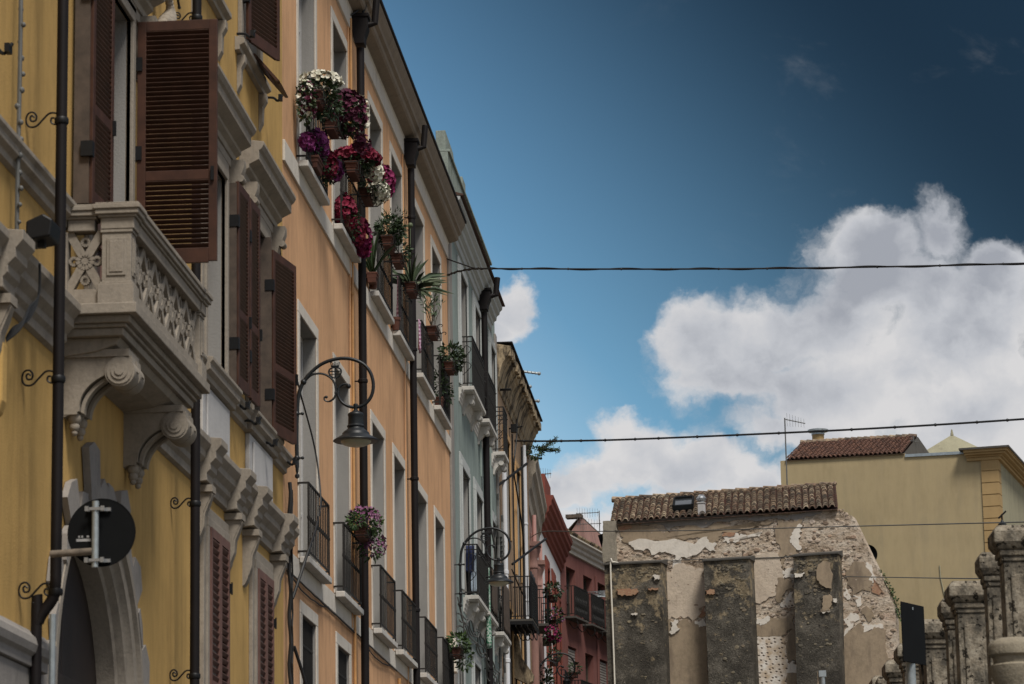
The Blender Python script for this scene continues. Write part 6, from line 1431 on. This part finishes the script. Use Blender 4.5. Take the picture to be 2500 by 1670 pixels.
aerial(2230, 1082, 2230, 1064, 101, 'small aerial with a short side rod at the right end of the tiled ridge', [(2222, 1076, 2242, 1079)], 3)
aerial(1318, 1186, 1318, 1150, 94, 'comb shaped TV aerial on the pink roof edge', [(1312, 1159, 1346, 1156)], 6)
for k, (xa, ya, xb, yb, y, lab) in enumerate(((1262, 905, 1316, 912, 79, 'longest of the three aerial rods poking out above the stained cornice'), (1280, 945, 1294, 944, 81, 'shortest of the three rods above the stained cornice, middle one'), (1296, 979, 1314, 979, 84, 'lowest of the three rods above the stained cornice'))):
    p, q = at_y(xa, ya, y), at_y(xb, yb, y); p2 = p + (p - q).normalized() * 1.6
    mb = MB(); mb.T = None
    mb.tube([(p2.x, -p2.y, p2.z), (q.x, -q.y, q.z)], .035, 6); mb.ball((q.x, -q.y, q.z), .05)
    for i in range(6): t = i / 6; c = p.lerp(q, t); mb.tube([(c.x, -c.y - .18, c.z), (c.x, -c.y + .18, c.z)], .010, 4)
    thing_mesh(mb, 'aerial_rod', 'galvanised', lab, 'TV aerial', 'aerial rods over the stained cornice')
def wire(pts, r, mat, label, name='overhead_cable', knots=0, twist=0):
    P = [at_y(*p) for p in pts]; P = [Vector((p.x, -p.y, p.z)) for p in P]; c = bez(P, 10); mb = MB(); mb.tube(c, r, 6)
    if twist:
        n = len(c); fine = [c[i].lerp(c[i + 1], k / 6) for i in range(n - 1) for k in range(6)]
        mb.tube([p + Vector((0, math.sin(i * .22) * r * 1.2, math.cos(i * .22) * r * 1.2)) for i, p in enumerate(fine)], r * .6, 5)
    if knots:
        for k in range(1, knots): i = int(len(c) * k / knots); mb.ball(c[i], r * 1.5, seg=6)
    return mb
CG = 'cables slung across the street'
mb = wire([(1092, 672, 61.6), (1118, 663, 61.4), (1160, 656, 61.0), (1220, 656, 60.4), (1600, 657, 58.5), (2000, 654, 57), (2500, 643, 55), (3000, 622, 53)], .017, 'cable black', '', knots=24, twist=1)
P = [at_y(1091, 632, 61.6), at_y(1160, 656, 61.0)]; mb.tube([Vector((p.x, -p.y, p.z)) for p in P], .014, 6)
thing_mesh(mb, 'overhead_cable', 'cable black', 'highest black twisted cable stretched across the sky from the orange house corner', 'cable', CG)
mb = wire([(1250, 1076, 79), (1330, 1077, 78.4), (1500, 1074, 77), (1800, 1062, 75), (2150, 1045, 73), (2500, 1023, 71), (3000, 985, 68)], .026, 'cable black', '', knots=22)
thing_mesh(mb, 'overhead_cable', 'cable black', 'middle black cable running from the stained cornice past the mustard house roof', 'cable', CG)
mb = wire([(1296, 1312, 84), (1328, 1298, 80), (1420, 1297.5, 78), (1700, 1295, 74), (2000, 1287, 70), (2440, 1276, 58), (3000, 1262, 50)], .012, 'cable grey', '', knots=0)
thing_mesh(mb, 'overhead_cable', 'cable grey', 'thin pale wire crossing low in front of the ruin to the lantern', 'cable', CG)
mb = wire([(2056, 1413, 77.6), (2066, 1409, 77.3), (2078, 1408, 77), (2200, 1410, 70), (2444, 1413, 55), (2900, 1410, 45)], .011, 'cable grey', '', knots=0)
thing_mesh(mb, 'overhead_cable', 'cable grey', 'lowest thin wire leaving the third buttress towards the stone posts', 'cable', CG)
